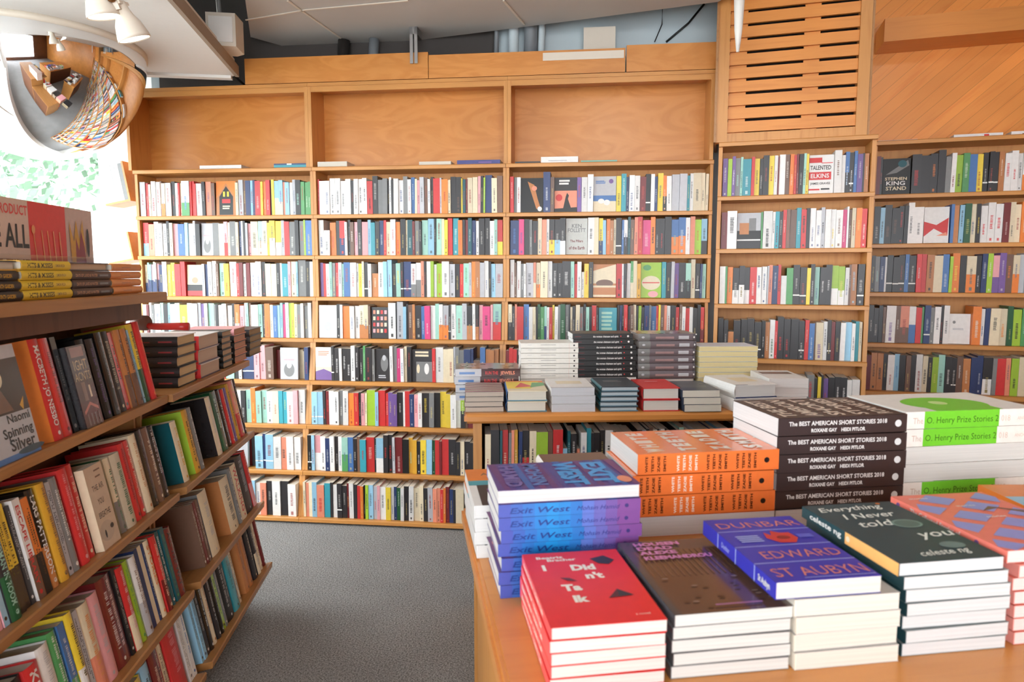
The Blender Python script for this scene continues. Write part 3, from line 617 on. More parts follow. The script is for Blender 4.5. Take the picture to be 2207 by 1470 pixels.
def a_white(f, W, H): lines(f, W, W * .2, H * .85, 3, .006, 's', .5); f.ell(W * .5, H * .35, W * .22, H * .15, 's')
def a_grid(f, W, H):
    for j in range(4):
        for i in range(4): f.rect(W * (.1 + i * .22), H * (.78 - j * .2), W * (.24 + i * .22), H * (.9 - j * .2), ['a', 'v', 'r', 'p'][(i + j) % 4])
def a_purple_hill(f, W, H): f.rect(0, 0, W, H * .4, 'v'); f.poly([(0, 0), (0, H * .26), (W * .5, H * .34), (W, H * .24), (W, 0)], 'u'); lines(f, W, W * .15, H * .85, 3, .006, 'a', .7)
def a_dark_port(f, W, H): f.ell(W * .6, H * .55, W * .25, H * .25, 'g'); f.ell(W * .58, H * .72, W * .12, H * .09, 's'); lines(f, W, W * .2, H * .15, 2, .007, 's', .6)
def a_eyes(f, W, H): f.rect(0, 0, W, H, 'K'); lines(f, W, W * .15, H * .88, 2, .012, 'v', .75); f.rect(W * .2, 0, W, H * .62, 'g'); f.ell(W * .3, H * .4, W * .08, H * .14, 'v'); f.ell(W * .72, H * .4, W * .12, H * .17, 'w')
def a_garden(f, W, H): f.poly([(W * .3, H * .9), (W * .6, H * .8), (W * .75, H * .4), (W * .9, H * .1), (W * .7, H * .1), (W * .5, H * .5)], 'O'); f.ell(W * .6, H * .7, W * .12, H * .07, 'a'); f.ell(W * .85, H * .1, W * .1, H * .07, 'w')
def a_silhouette(f, W, H): f.rect(0, 0, W, H * .62, 'a'); lines(f, W, W * .2, H * .88, 2, .010, 'w', .6); f.poly([(W * .35, 0), (W * .5, H * .45), (W * .56, H * .56), (W * .64, H * .48), (W * .6, H * .38), (W * .8, .0)], 'k'); f.ell(W * .2, H * .42, W * .15, H * .10, 'r'); f.poly([(0, 0), (0, H * .1), (W, H * .14), (W, 0)], 'k')
def a_beach(f, W, H): f.rect(0, H * .3, W, H * .46, 'b'); f.rect(0, 0, W, H * .3, 'v'); f.ell(W * .35, H * .3, W * .14, H * .07, 'w'); f.ell(W * .6, H * .26, W * .14, H * .08, 'w'); f.ell(W * .78, H * .86, W * .1, H * .065, 'u'); lines(f, W, W * .1, H * .86, 3, .004, 'b', .5)
def a_grey_title(f, W, H): f.text('KEN', W * .26, H * .74, .022, 'g'); f.text('FOLLETT', W * .08, H * .62, .022, 'g', W * .84); f.text('The Pillars', W * .2, H * .34, .014, 'R', W * .6); f.text('of the Earth', W * .14, H * .14, .018, 'R', W * .74)
def a_landscape(f, W, H): f.rect(0, 0, W, H * .42, 'O'); f.ell(W * .5, H * .42, W * .38, H * .12, 'n'); f.rect(0, H * .3, W, H * .36, 'v'); f.poly([(0, H), (0, H * .8), (W * .4, H * .88), (W, H)], 'O'); f.rect(0, .004, W, H * .08, 'v')
def a_meadow(f, W, H): f.ell(W * .5, H * .42, W * .46, H * .2, 'v'); f.rect(W * .08, H * .41, W * .92, H * .44, 'r'); f.ell(W * .6, H * .1, W * .25, H * .09, 'p'); f.ell(W * .3, H * .85, W * .2, H * .08, 'e')
def a_teal(f, W, H): lines(f, W, W * .15, H * .8, 5, .014, 'm', .7)
def a_perkins(f, W, H):
    f.rect(0, H * .8, W * .5, H * .93, 'r'); f.rect(W * .5, H * .78, W * .95, H * .80, 'r'); f.rect(W * .48, H * .8, W * .52, H * .93, 'r')
    f.text('TALENTED', W * .05, H * .62, .022, 'k', W * .84); f.rect(0, H * .36, W * .9, H * .56, 'r'); f.text('ELKINS', W * .06, H * .41, .022, 'w', W * .76)
    f.text('JAMES GRAVES', W * .07, H * .24, .011, 'k', W * .8); f.rect(0, H * .09, W * .45, H * .13, 'r'); f.rect(W * .5, H * .1, W * .85, H * .14, 'k')
def a_city(f, W, H): f.rect(0, H * .5, W, H, 's'); f.rect(W * .1, H * .4, W * .5, H * .72, 'O'); f.rect(W * .5, H * .5, W * .8, H * .85, 'g'); f.rect(0, .0, W, H * .2, 'K'); f.rect(0, H * .22, W, H * .26, 'w')
def a_king(f, W, H): f.text('STEPHEN', W * .08, H * .40, .016, 'v', W * .8); f.text('KING', W * .12, H * .26, .022, 'w', W * .7); f.text('STAND', W * .12, H * .12, .02, 'v', W * .75); f.poly([(W * .1, H * .55), (W * .9, H * .95), (W * .95, H * .8), (W * .5, H * .6)], 'g'); f.ell(W * .7, H * .85, W * .16, H * .1, 'T')
def a_fox(f, W, H): f.poly([(0, H * .18), (0, H * .6), (W * .5, H * .5), (W * .98, H * .7), (W * .95, H * .2), (W * .4, H * .4)], 'r'); f.poly([(W * .5, H * .2), (W * .95, H * .2), (W * .9, H * .3)], 'a')
def a_dot(f, W, H): f.ell(W * .25, H * .72, W * .07, H * .05, 'g'); lines(f, W, W * .2, H * .5, 2, .004, 's', .5)
G = [('10', 0, 'r')]
gapbook('00', 0, .125, .205, .02, 'face-out book with black arched cover in an orange frame', 'O', a_fire)
gapbook('01', 0, .075, .195, .02, 'face-out grey photographic cover beside the blue spines', 's', a_photo)
gapbook('02', 0, .10, .19, .02, 'face-out cream cover with black and red bottom bands', 'v', a_black_band)
gapbook('04', 0, .11, .19, .02, 'face-out black and white cover above the carpet side aisle', 'K', a_photo)
gapbook('06', 0, .1, .195, .02, 'face-out pale cover with white shapes, second shelf from the floor', 's', a_white)
gapbook('07', 0, .13, .20, .02, 'face-out white cover on the bottom shelf beside blue spines', 'w', a_white)
gapbook('13', 0, .12, .195, .02, 'face-out plain white cover at the left end of its shelf', 'w', a_white)
gapbook('13', 1, .11, .185, .02, 'face-out dark cover with rows of coloured squares', 'K', a_grid)
gapbook('14', 0, .11, .195, .02, 'face-out white cover with purple lower edge', 'w', a_purple_hill)
gapbook('14', 1, .095, .19, .02, 'face-out nearly black cover with a grey head', 'K', a_dark_port)
gapbook('14', 2, .125, .19, .02, 'face-out dark grey cover with two pale ovals', 'K', a_eyes)
gapbook('20', 0, .135, .195, .02, 'face-out dark brown cover with an orange figure', 'k', a_garden)
gapbook('20', 1, .135, .195, .02, 'face-out cover with a black dress silhouette against peach sky', 'K', a_silhouette)
gapbook('20', 2, .135, .198, .02, 'face-out lilac cover with a sea horizon', CL['s'], a_beach)
gapbook('21', 0, .13, .205, .02, 'face-out grey cover with serif title in the third bay', (.74, .74, .72), a_grey_title)
gapbook('22', 0, .13, .19, .02, 'face-out brown and cream landscape cover', 'v', a_landscape)
gapbook('22', 1, .12, .20, .02, 'face-out green meadow cover with white oval', 'l', a_meadow)
gapbook('23', 0, .12, .19, .02, 'face-out turquoise cover above the black paperback stack', 't', a_teal)
gapbook('40', 0, .135, .20, .02, 'face-out white cover with red blocks and black capitals', 'w', a_perkins)
gapbook('41', 0, .125, .19, .02, 'face-out cover with a city photograph and dark foot', 'k', a_city)
gapbook('50', 0, .135, .195, .02, 'face-out black cover with large pale capitals', 'k', a_king)
gapbook('51', 0, .12, .195, .02, 'face-out white cover with a red zigzag', 'w', a_fox)
gapbook('53', 0, .105, .165, .012, 'face-out small blank white card with a grey dot', 'w', a_dot)
SB.T = Matrix()
sb = SB.build('shelved_books', M['print']); tag(sb, 'rows of upright paperbacks and hardcovers filling the wall bookcases and the low table shelf', 'book', kind='stuff')

# flat books lying on the ledges of the wall cases
def flat(FR, x0, x1, yv, zt, th, col, label, W=.13, spine=None, fl=0, pages=PG, cover=None, d=.03, sart=None):
    a, b = loc(FR, x0, yv, d), loc(FR, x1, yv, d); H = b.x - a.x
    o = book('paperback', W, H, th, cover or col, spine=spine or col, pages=pages, sart=sart)
    R = Matrix.Rotation(A(90 if not fl else -90), 4, 'Z')
    place(o, FR @ Matrix.Translation(((a.x + b.x) / 2, d - .0 + W / 2, zt + .001)) @ R @ Matrix.Translation((-W / 2, -H / 2, 0))); tag(o, label, 'book', 'books lying flat on the ledges')
flat(MAIN, 430, 520, 355, WZ[0], .022, 'w', 'white book lying flat in the first display box', d=.01)
flat(MAIN, 590, 660, 352, WZ[0], .028, 't', 'turquoise book lying flat at the end of the first display box', spine='t', sart=lambda f, L, t: (f.rect(0, t * .7, L, t, 'B'), f.rect(L * .4, t * .72, L * .55, t * .98, 'w')))
flat(MAIN, 684, 748, 350, WZ[0], .030, 'w', 'thick white book lying at the near end of the middle box', fl=1, d=.008)
flat(MAIN, 903, 972, 350, WZ[0], .020, 'w', 'thin white book lying in the middle display box', fl=1, d=.01)
flat(MAIN, 985, 1078, 348, WZ[0], .024, 'B', 'navy blue book lying at the right end of the middle box', spine=(.25, .26, .5), d=.01, sart=lambda f, L, t: f.rect(L * .5, t * .3, L * .8, t * .6, 'u'))
flat(MAIN, 1110, 1164, 348, WZ[0], .010, 'K', 'thin dark magazine lying beside the thick white book', d=.01)
flat(MAIN, 1166, 1246, 345, WZ[0], .034, 'w', 'thick white spine of the book lying in the third box', d=.01, sart=lambda f, L, t: f.rect(L * .2, t * .3, L * .7, t * .45, 's'))
flat(MAIN, 1252, 1330, 348, WZ[0], .010, 'e', 'thin green booklet lying in the third display box', spine=(.45, .68, .60), d=.01)
flat(C5, 1893, 1978, 296, Z5[0], .010, 'p', 'thin white leaflet lying at the left end of the ledge under the planks', d=.04, spine='w')
flat(C5, 2056, 2162, 290, Z5[0], .022, 'w', 'white book with a red mark lying on the ledge under the planks', d=.04, sart=lambda f, L, t: f.rect(L * .62, t * .2, L * .72, t * .8, 'r'))
flat(C5, 2180, 2260, 285, Z5[0], .024, 'w', 'white and red book on the ledge, cut off by the frame', d=.04, sart=lambda f, L, t: f.rect(L * .3, 0, L, t * .5, 'R'))
# ================================================================== stacks on the middle table (frame MT)
def mid(z, x): return x
GM = 'stacked books on the middle table'
def a_zebra(f, W, H):
    for i in range(9): f.poly([(0, H * i / 9), (0, H * (i + .5) / 9), (W * .5, H * (i + .95) / 9), (W, H * (i + .4) / 9), (W, H * i / 9), (W * .5, H * (i + .5) / 9)], 'v' if i % 2 else 'p')
stack(MT, .068, .135, MZ, 0, 4, .132, .20, .0165, 'brown edged paperback with zebra pattern cover at the table corner', GM, cover='K', art=a_zebra, pages=(.80, .74, .68), jit=.002)
def a_multi(f, W, H): f.rect(0, H * .75, W, H, 'o'); f.poly([(0, H * .2), (W * .6, H * .2), (W * .9, H * .9), (0, H * .9)], 'y'); f.poly([(W * .2, H * .3), (W * .7, H * .4), (W * .4, H * .8)], 'r'); f.rect(0, 0, W, H * .16, 'v'); f.poly([(W * .6, H * .3), (W, H * .5), (W, H * .8), (W * .7, H * .8)], 'e')
stack(MT, .215, .135, MZ, 0, 2, .136, .21, .036, 'thick hardcover with multicoloured cover and blue boards', GM, hard=True, cover='v', spine='b', back=(.30, .50, .58), art=a_multi, jit=.002)
stack(MT, .372, .125, MZ, 0, 3, .150, .21, .027, 'white covered paperback beside the multicoloured hardcovers', GM, cover='w', pages=(.86, .86, .88), art=lambda f, W, H: (f.rect(W * .2, H * .4, W * .8, H * .7, 'v'), f.rect(0, 0, W, H * .06, 's')), jit=.002)
stack(MT, .532, .118, MZ, 0, 5, .130, .20, .0165, 'slim hardcover with slate blue boards and black front', GM, hard=True, cover=(.20, .24, .27), spine='T', back=(.33, .45, .52), pages=(.80, .84, .86), art=lambda f, W, H: lines(f, W, W * .2, H * .6, 2, .012, 'g', .6), jit=.002)
stack(MT, .675, .112, MZ, 0, 2, .126, .195, .040, 'bright red hardcover in the middle table front row', GM, hard=True, cover='r', pages=(.93, .90, .86), art=lambda f, W, H: lines(f, W, W * .3, H * .7, 1, .01, 'p', .4), jit=.002)
stack(MT, .815, .100, MZ, 0, 3, .130, .20, .024, 'paperback with dark slate blue cover right of the red hardcovers', GM, cover=(.25, .29, .36), art=lambda f, W, H: lines(f, W, W * .1, H * .9, 6, .012, 'g', .8, 2), jit=.004, shift={2: (-.006, 0)})
stack(MT, .985, .115, MZ, 8, 2, .155, .23, .045, 'thick white jacketed hardcover at the right of the middle table', GM, hard=True, cover='w', spine='w', back='B', pages=(.95, .94, .93), art=lambda f, W, H: (f.rect(0, 0, W * .3, H * .04, 'B'), f.rect(W * .3, H * .3, W * .8, H * .7, 'v')), jit=.003)
stack(MT, 1.165, .19, MZ, -5, 3, .14, .21, .032, 'white paperback behind the dark short story stack', GM, cover='w', pages=(.93, .91, .90), art=lambda f, W, H: f.rect(W * .1, H * .55, W * .9, H * .8, 'n'), jit=.006)
def a_comic(f, W, H):
    for i in range(14): x, y = random.uniform(0, W * .8), random.uniform(0, H * .9); f.rect(x, y, x + W * .2, y + H * .08, random.choice(['K', 'R', 's', 'g', 'p', 'b']))
def s_comic(f, L, t): f.rect(0, 0, L * .4, t, 's'); f.rect(L * .4, 0, L, t, (.25, .1, .1)); f.text('RUN THE', L * .46, t * .25, t * .45, 'r', L * .2); f.text('JEWELS', L * .7, t * .25, t * .45, 'a', L * .22); f.rect(L * .06, t * .3, L * .3, t * .6, 'b')
stack(MT, .085, .335, MZ, 90, 4, .165, .24, .0285, 'graphic novel with red lettering on a grey and black spine', GM, cover='K', art=a_comic, sart=s_comic, gloss=True, jit=.005, top=dict(back='K'))
def s_dots(f, L, t): lines(f, L, L * .12, t * .6, 1, .0015, 's', .1); lines(f, L, L * .35, t * .6, 1, .0015, 'g', .35); f.ell(L * .93, t * .5, .0035, .0035, 'K'); f.rect(L * .84, 0, L * .842, t, 'a')
stack(MT, .327, .435, MZ, 90, 10, .14, .225, .0192, 'white spined paperback with a small dot, in the tall white pile', GM, cover=(.88, .87, .84), pages='w', sart=s_dots, jit=.0015)
def s_blk(f, L, t): f.text('the woman chainsaw and spirit', L * .34, t * .30, t * .36, 'w', L * .42); f.rect(L * .04, t * .4, L * .14, t * .5, 'R'); f.ell(L * .92, t * .5, .004, .004, 'w'); f.ell(L * .80, t * .5, .0025, .0025, 'r')
stack(MT, .552, .445, MZ, 90, 11, .14, .238, .0205, 'black spined paperback with white lettering, in the black pile', GM, cover='k', pages='w', sart=s_blk, flip=(0, 1, 2), shift={9: (-.012, 0), 10: (-.014, 0)}, jit=.0015)
def s_drk(f, L, t):
    f.rect(0, 0, L * .2, t, 'g'); f.rect(L * .2, 0, L * .95, t, (.42, .38, .40)); f.rect(L * .3, t * .3, L * .62, t * .6, (.62, .5, .5)); f.rect(L * .7, t * .25, L * .88, t * .7, 's'); f.ell(L * .08, t * .5, .006, .004, 's'); f.ell(L * .97, t * .5, .003, .004, 'w')
stack(MT, .792, .445, MZ, 90, 8, .15, .228, .0285, 'thick hardcover with smoky grey spine, beside the black pile', GM, hard=True, cover=(.35, .33, .35), pages=(.92, .88, .86), sart=s_drk, art=a_comic, flip=(0, 1), gloss=True, jit=.002)
stack(MT, 1.035, .43, MZ, -90, 9, .145, .235, .0196, 'cream paged book with pale blue cover edge, in the yellowish pile', GM, cover=(.86, .90, .95), spine=(.80, .86, .93), pages=(.94, .88, .66), jit=.0015)

# ================================================================== near table (frame TB)
table(TB, .10, 2.3, .10, 1.36, MZ, 'large oak display table in front, loaded with stacked paperbacks', (.70, .36, .06), st=.035)
TG = 'stacked books on the front table'
CR = (.95, .92, .86)
RD = (.90, .17, .17)
def a_talk(f, W, H):
    f.text('Beatriz', W * .12, H * .90, .0075, CR, W * .28, .03); f.text('Bracher', W * .22, H * .855, .0075, CR, W * .30, .03)
    for t, x, y in [('I', .14, .72), ('Did', .42, .70), ("n't", .52, .57), ('Ta', .25, .42), ('lk', .30, .27)]: f.text(t, W * x, H * y, .0165, CR, None, .05)
    f.poly([(W * .66, H * .86), (W * .82, H * .90), (W * .90, H * .82), (W * .82, H * .76), (W * .72, H * .78)], 'K'); f.poly([(W * .27, H * .60), (W * .36, H * .59), (W * .42, H * .54), (W * .33, H * .55)], (.4, .15, .15))
    f.poly([(W * .62, H * .29), (W * .74, H * .40), (W * .86, H * .31)], 'K'); f.poly([(W * .62, H * .29), (W * .74, H * .40), (W * .72, H * .30)], (.35, .12, .12)); f.text('a novel', W * .76, H * .07, .004, CR, W * .13, 0)
def s_talk(f, L, t): f.text("Beatriz Bracher  I Didn't Talk", L * .08, t * .3, t * .4, CR, L * .7, .03)
stack(TB, .2205, .817, MZ, 0, 5, .137, .203, .0146, "red paperback titled I Didn't Talk with black rocks", TG, cover=RD, spine=(.93, .35, .36), art=a_talk, sart=s_talk, pages=(.93, .91, .88), jit=.0012)
def a_dark(f, W, H):
    f.rect(0, 0, W, H * .84, (.36, .25, .20)); f.rect(0, 0, W * .06, H, (.27, .27, .28))
    for i in range(16): x = W * (.08 + i * .055); f.rect(x, H * .45, x + W * .015, H * .84, (.42, .31, .25))
    for i in range(18): x, y = random.uniform(.1, .9) * W, random.uniform(.05, .42) * H; f.ell(x, y, W * .03, H * .008, random.choice([(.5, .42, .38), (.25, .18, .16)]), 8)
    for t, y, w in [('HOUSEN', .90, .46), ('DEAD', .83, .36), ('ALEXE', .76, .36), ('KLEEMANDROU', .68, .66)]: f.text(t, W * .12, H * y, .0105, (.80, .50, .72), W * w, .05)
    f.rect(W * .38, H * .05, W * .78, H * .065, (.6, .4, .55))
stack(TB, .372, .826, MZ, 0, 5, .149, .214, .0151, 'paperback with glossy dark brown photographic cover and pink capitals', TG, cover=(.50, .50, .50), spine=(.3, .3, .32), gloss=True, pages=(.92, .91, .89), top=dict(cover=(.27, .27, .28), art=a_dark), jit=.0012)
PU = (.20, .20, .66)
def a_dun(f, W, H):
    OR = (.85, .50, .45); LB = (.66, .70, .92)
    for y in (.25, .50, .76): f.rect(0, H * y, W, H * y + .0018, LB)
    f.text('DUNBAR', W * .05, H * .82, .021, OR, W * .92, -.005); f.text('EDWARD', W * .15, H * .31, .023, OR, W * .8, -.003); f.text('ST AUBYN', W * .06, H * .06, .024, OR, W * .9, -.003)
    f.rect(W * .30, H * .03, W * .98, H * .036, LB)
    f.poly([(W * .42, H * .62), (W * .46, H * .72), (W * .5, H * .66), (W * .55, H * .74), (W * .62, H * .70), (W * .72, H * .70), (W * .74, H * .60), (W * .66, H * .53), (W * .5, H * .54)], 'r'); f.ell(W * .6, H * .62, W * .07, H * .03, (.55, .1, .12))
    for i in range(4): f.rect(W * .12, H * (.66 - i * .03), W * .36, H * (.675 - i * .03), LB)
    f.rect(W * .76, H * .6, W * .92, H * .66, (.35, .38, .78))
def s_dun(f, L, t):
    for x in (.24, .5, .75): f.rect(L * x, 0, L * x + .002, t, (.66, .70, .92))
    f.text('Dunbar', L * .30, t * .3, t * .35, (.6, .62, .9), L * .12); f.text('St Aubyn', L * .8, t * .3, t * .4, 'w', L * .14)
stack(TB, .518, .818, MZ, 0, 5, .137, .205, .0212, 'paperback with violet blue cover, orange lettering and a red rose', TG, cover=(.80, .78, .76), spine=(.93, .90, .84), art=None, pages=(.95, .93, .88),
      top=dict(cover=PU, spine=PU, art=a_dun, sart=s_dun), shift={4: (-.024, .002)}, jit=.0015)
TE = (.13, .27, .30)
def a_eve(f, W, H):
    WT = (.92, .93, .90)
    for t, x, y, h, w in [('Everything', .07, .85, .017, .72), ('I Never', .2, .70, .019, .58), ('told', .22, .55, .021, .36), ('you', .60, .33, .022, .36), ('celeste ng', .3, .07, .015, .5)]: f.text(t, W * x, H * y, h, WT, W * w, .01, rot=.06, shear=.35)
    f.ell(W * .72, H * .57, W * .15, H * .075, (.45, .58, .55)); f.ell(W * .72, H * .57, W * .125, H * .06, (.30, .42, .40)); f.ell(W * .75, H * .2, W * .12, H * .05, (.4, .5, .5)); f.ell(W * .82, H * .96, W * .025, H * .014, 'o')
def s_eve(f, L, t): f.rect(L * .5, 0, L, t, (.94, .70, .42)); f.text('celeste ng', L * .1, t * .3, t * .5, 'w', L * .36); f.ell(L * .53, t * .5, .004, .004, 'v')
stack(TB, .6715, .826, MZ, 0, 7, .146, .208, .0164, 'paperback with dark teal cover and white handwritten title', TG, cover=(.55, .58, .58), spine=TE, pages=(.93, .93, .93), top=dict(cover=TE, art=a_eve, sart=s_eve, spine=TE), shift={6: (-.013, .0), 5: (-.004, .0)}, jit=.0015)
PK = (.93, .50, .44)
def a_pink(f, W, H):
    for i in range(5):
        for j in range(8):
            if (i + j) % 2: continue
            x, y = W * (i + .3) / 3.6, H * (j + .4) / 6.2
            if x > W * 1.0 or y > H * .98: continue
            a, b = W * .20, H * .11; f.poly([(max(0, x - a), y), (min(W, x), max(0, y - b)), (min(W, x + a), y), (min(W, x), min(H, y + b))], (.58, .60, .84))
    f.poly([(W * .55, H * .62), (W * .75, H * .66), (W * .98, H * .5), (W * .98, H * .58), (W * .7, H * .7)], 'n')
    for x, y in ((.1, .9), (.4, .72), (.45, .5), (.68, .35)): f.text('stories', W * x, H * y, .006, 'w', W * .2)
def s_pink(f, L, t): f.text('The Collected Stories of', L * .2, t * .3, t * .45, 'w', L * .45); f.ell(L * .08, t * .5, .004, .004, 'u'); f.ell(L * .78, t * .5, .004, .004, 'u')
stack(TB, .837, .835, MZ, 0, 7, .16, .215, .0165, 'salmon pink paperback with lilac diamond pattern', TG, cover=PK, spine=(.95, .62, .58), pages=(.95, .92, .90), top=dict(art=a_pink, sart=s_pink, spine=PK), shift={6: (-.008, .008), 5: (.004, .0)}, jit=.002)
def a_exit(f, W, H):
    BL = (.25, .60, .85)
    for i in range(12): x = W * i / 12; f.poly([(0, H * i / 12), (W, H * (i + .6) / 12), (W, H * (i + 1.1) / 12), (0, H * (i + .7) / 12)], [(.38, .22, .45), (.28, .28, .55), (.22, .38, .65), (.45, .25, .45)][i % 4])
    f.text('EXIT', W * .08, H * .72, .034, BL, W * .84, .05); f.text('WEST', W * .06, H * .50, .034, BL, W * .88, .05); f.text('MOHSIN', W * .08, H * .26, .024, (.35, .5, .75), W * .8, .03); f.text('HAMID', W * .1, H * .08, .024, (.45, .4, .65), W * .8, .03); f.ell(W * .8, H * .93, W * .12, H * .05, 'a')
def s_exit(f, L, t):
    n = 12
    for i in range(n):
        u = i / (n - 1); c = tuple(a + (b - a) * (1 - abs(u - .38) / .4) if abs(u - .38) < .4 else a for a, b in zip((.26, .30, .62), (.05, .52, .78)))
        if u > .6: v = min(1, (u - .6) / .3); c = tuple(a + (b - a) * v for a, b in zip((.32, .45, .75), (.46, .26, .52)))
        f.rect(L * i / n, 0, L * (i + 1) / n + .0001, t, c)
    f.lay += 2; f.text('Exit West', L * .07, t * .28, t * .46, (.06, .20, .48), L * .42, .012, shear=.4); f.text('Mohsin Hamid', L * .54, t * .3, t * .36, (.14, .16, .45), L * .3, 0, shear=.4); f.ell(L * .9, t * .5, .003, .003, (.2, .15, .4))
EX = dict(cover=(.34, .26, .52), spine=(.3, .4, .7), pages=(.90, .88, .87))
stack(TB, .232, 1.018, MZ, 90, 8, .136, .213, .0192, 'blue and violet paperback titled Exit West', TG, art=a_exit, sart=s_exit, flip=(7,), shift={7: (-.003, 0), 0: (.002, -.004)}, jit=.003, **EX)
stack(TB, .172, 1.20, MZ, 0, 4, .135, .21, .0215, 'white paperback behind the blue violet stack at the table edge', TG, cover='w', pages='w', art=lambda f, W, H: (f.rect(0, H * .65, W, H, 'o'), f.rect(0, H * .52, W, H * .65, 't'), f.rect(W * .1, 0, W, H * .52, 'K'), f.text('AWARD', W * .2, H * .8, .015, 'n')), jit=.003)
stack(TB, .315, 1.20, MZ, 0, 5, .13, .20, .0222, 'white edged book hidden behind the blue violet stack', TG, hard=True, cover='n', spine='w', back='w', pages='w', jit=.002)
OR = (.93, .47, .22)
def a_teeth(f, W, H):
    for c, t in enumerate(['WHITE', 'TEETH', 'ZADIE', 'SMITH']): 
        for r_, ch in enumerate(t): f.text(ch, W * (.08 + .17 * r_), H * (.80 - .235 * c), .030, (.96, .90, .84), W * .13, .06)
    f.ell(W * .5, H * .015, W * .02, H * .01, 'v')
def s_teeth(f, L, t):
    for k, (x, c) in enumerate([(.05, (.35, .16, .08)), (.27, (.96, .86, .78)), (.48, (.35, .16, .08)), (.69, (.35, .16, .08))]):
        for c4, tt in enumerate(['WHITE', 'TEETH', 'ZADIE', 'SMITH']): f.text(tt, L * (x + .018 + .042 * c4), t * .12, L * .017, c, t * .76, .04, rot=math.pi / 2)
    f.ell(L * .91, t * .5, .005, .005, 'k')
stack(TB, .532, 1.222, MZ, 90, 4, .172, .268, .0375, 'thick orange paperback with white block lettering', TG, cover=OR, spine=OR, art=a_teeth, sart=s_teeth, flip=(0,), gloss=True, pages=(.95, .94, .94), shift={2: (-.008, 0), 0: (-.003, 0), 1: (-.004, 0)}, jit=.001)
BR = (.22, .17, .17)
def a_best(f, W, H):
    for i, t in enumerate(['THE BEST', 'AMERICAN', 'SHORT', 'STORIES', 'ROXANE GAY']): f.text(t, W * .93, H * (.05 + .19 * i), .022, (.85, .78, .72), W * .82, .03, rot=math.pi / 2) if False else f.text(t, W * .06, H * (.82 - .185 * i), .030, (.85, .78, .72), W * .88, .03)
def s_best(f, L, t):
    f.text('The BEST AMERICAN SHORT STORIES 2018', L * .08, t * .55, t * .24, 'w', L * .76, .02); f.text('ROXANE GAY    HEIDI PITLOR', L * .25, t * .17, t * .20, 'w', L * .42, .03); f.ell(L * .93, t * .5, t * .2, t * .2, (.85, .85, .85))
stack(TB, .800, 1.235, MZ, 90, 6, .178, .262, .0338, 'thick dark brown paperback, Best American Short Stories', TG, cover=BR, spine=BR, art=a_best, sart=s_best, flip=(0,), pages=(.95, .94, .94), jit=.003)
GR = (.45, .80, .20)
def a_henry(f, W, H): f.ell(W * .38, H * .52, W * .36, H * .30, GR, 28); f.rect(0, H * .27, W * .42, H * .77, GR); f.ell(W * .42, H * .55, W * .1, H * .06, (.8, .92, .6))
def s_henry(f, L, t):
    f.rect(L * .14, 0, L * .70, t, GR); f.text('The', L * .055, t * .3, t * .36, (.80, .70, .64), L * .075, 0); f.text('O. Henry Prize Stories 2', L * .155, t * .3, t * .38, (.22, .42, .10), L * .54, .0); f.text('018', L * .715, t * .3, t * .36, (.85, .76, .70), L * .07, 0); f.text('ANCHOR', L * .84, t * .35, t * .2, (.85, .76, .70), L * .12, 0)
stack(TB, 1.084, 1.25, MZ, 90, 6, .178, .29, .0338, 'thick white and green paperback, O. Henry Prize Stories', TG, cover=(.93, .92, .90), spine=(.94, .91, .88), art=a_henry, sart=s_henry, flip=(2, 3), pages=(.95, .94, .92), jit=.002)
stack(TB, 1.06, .93, MZ, -8, 5, .15, .22, .0185, 'paperback with orange and blue cover at the right picture edge', TG, cover='o', art=lambda f, W, H: (f.rect(0, H * .3, W * .6, H * .7, 'c'), f.rect(W * .3, 0, W, H * .3, 'Y')), jit=.003)

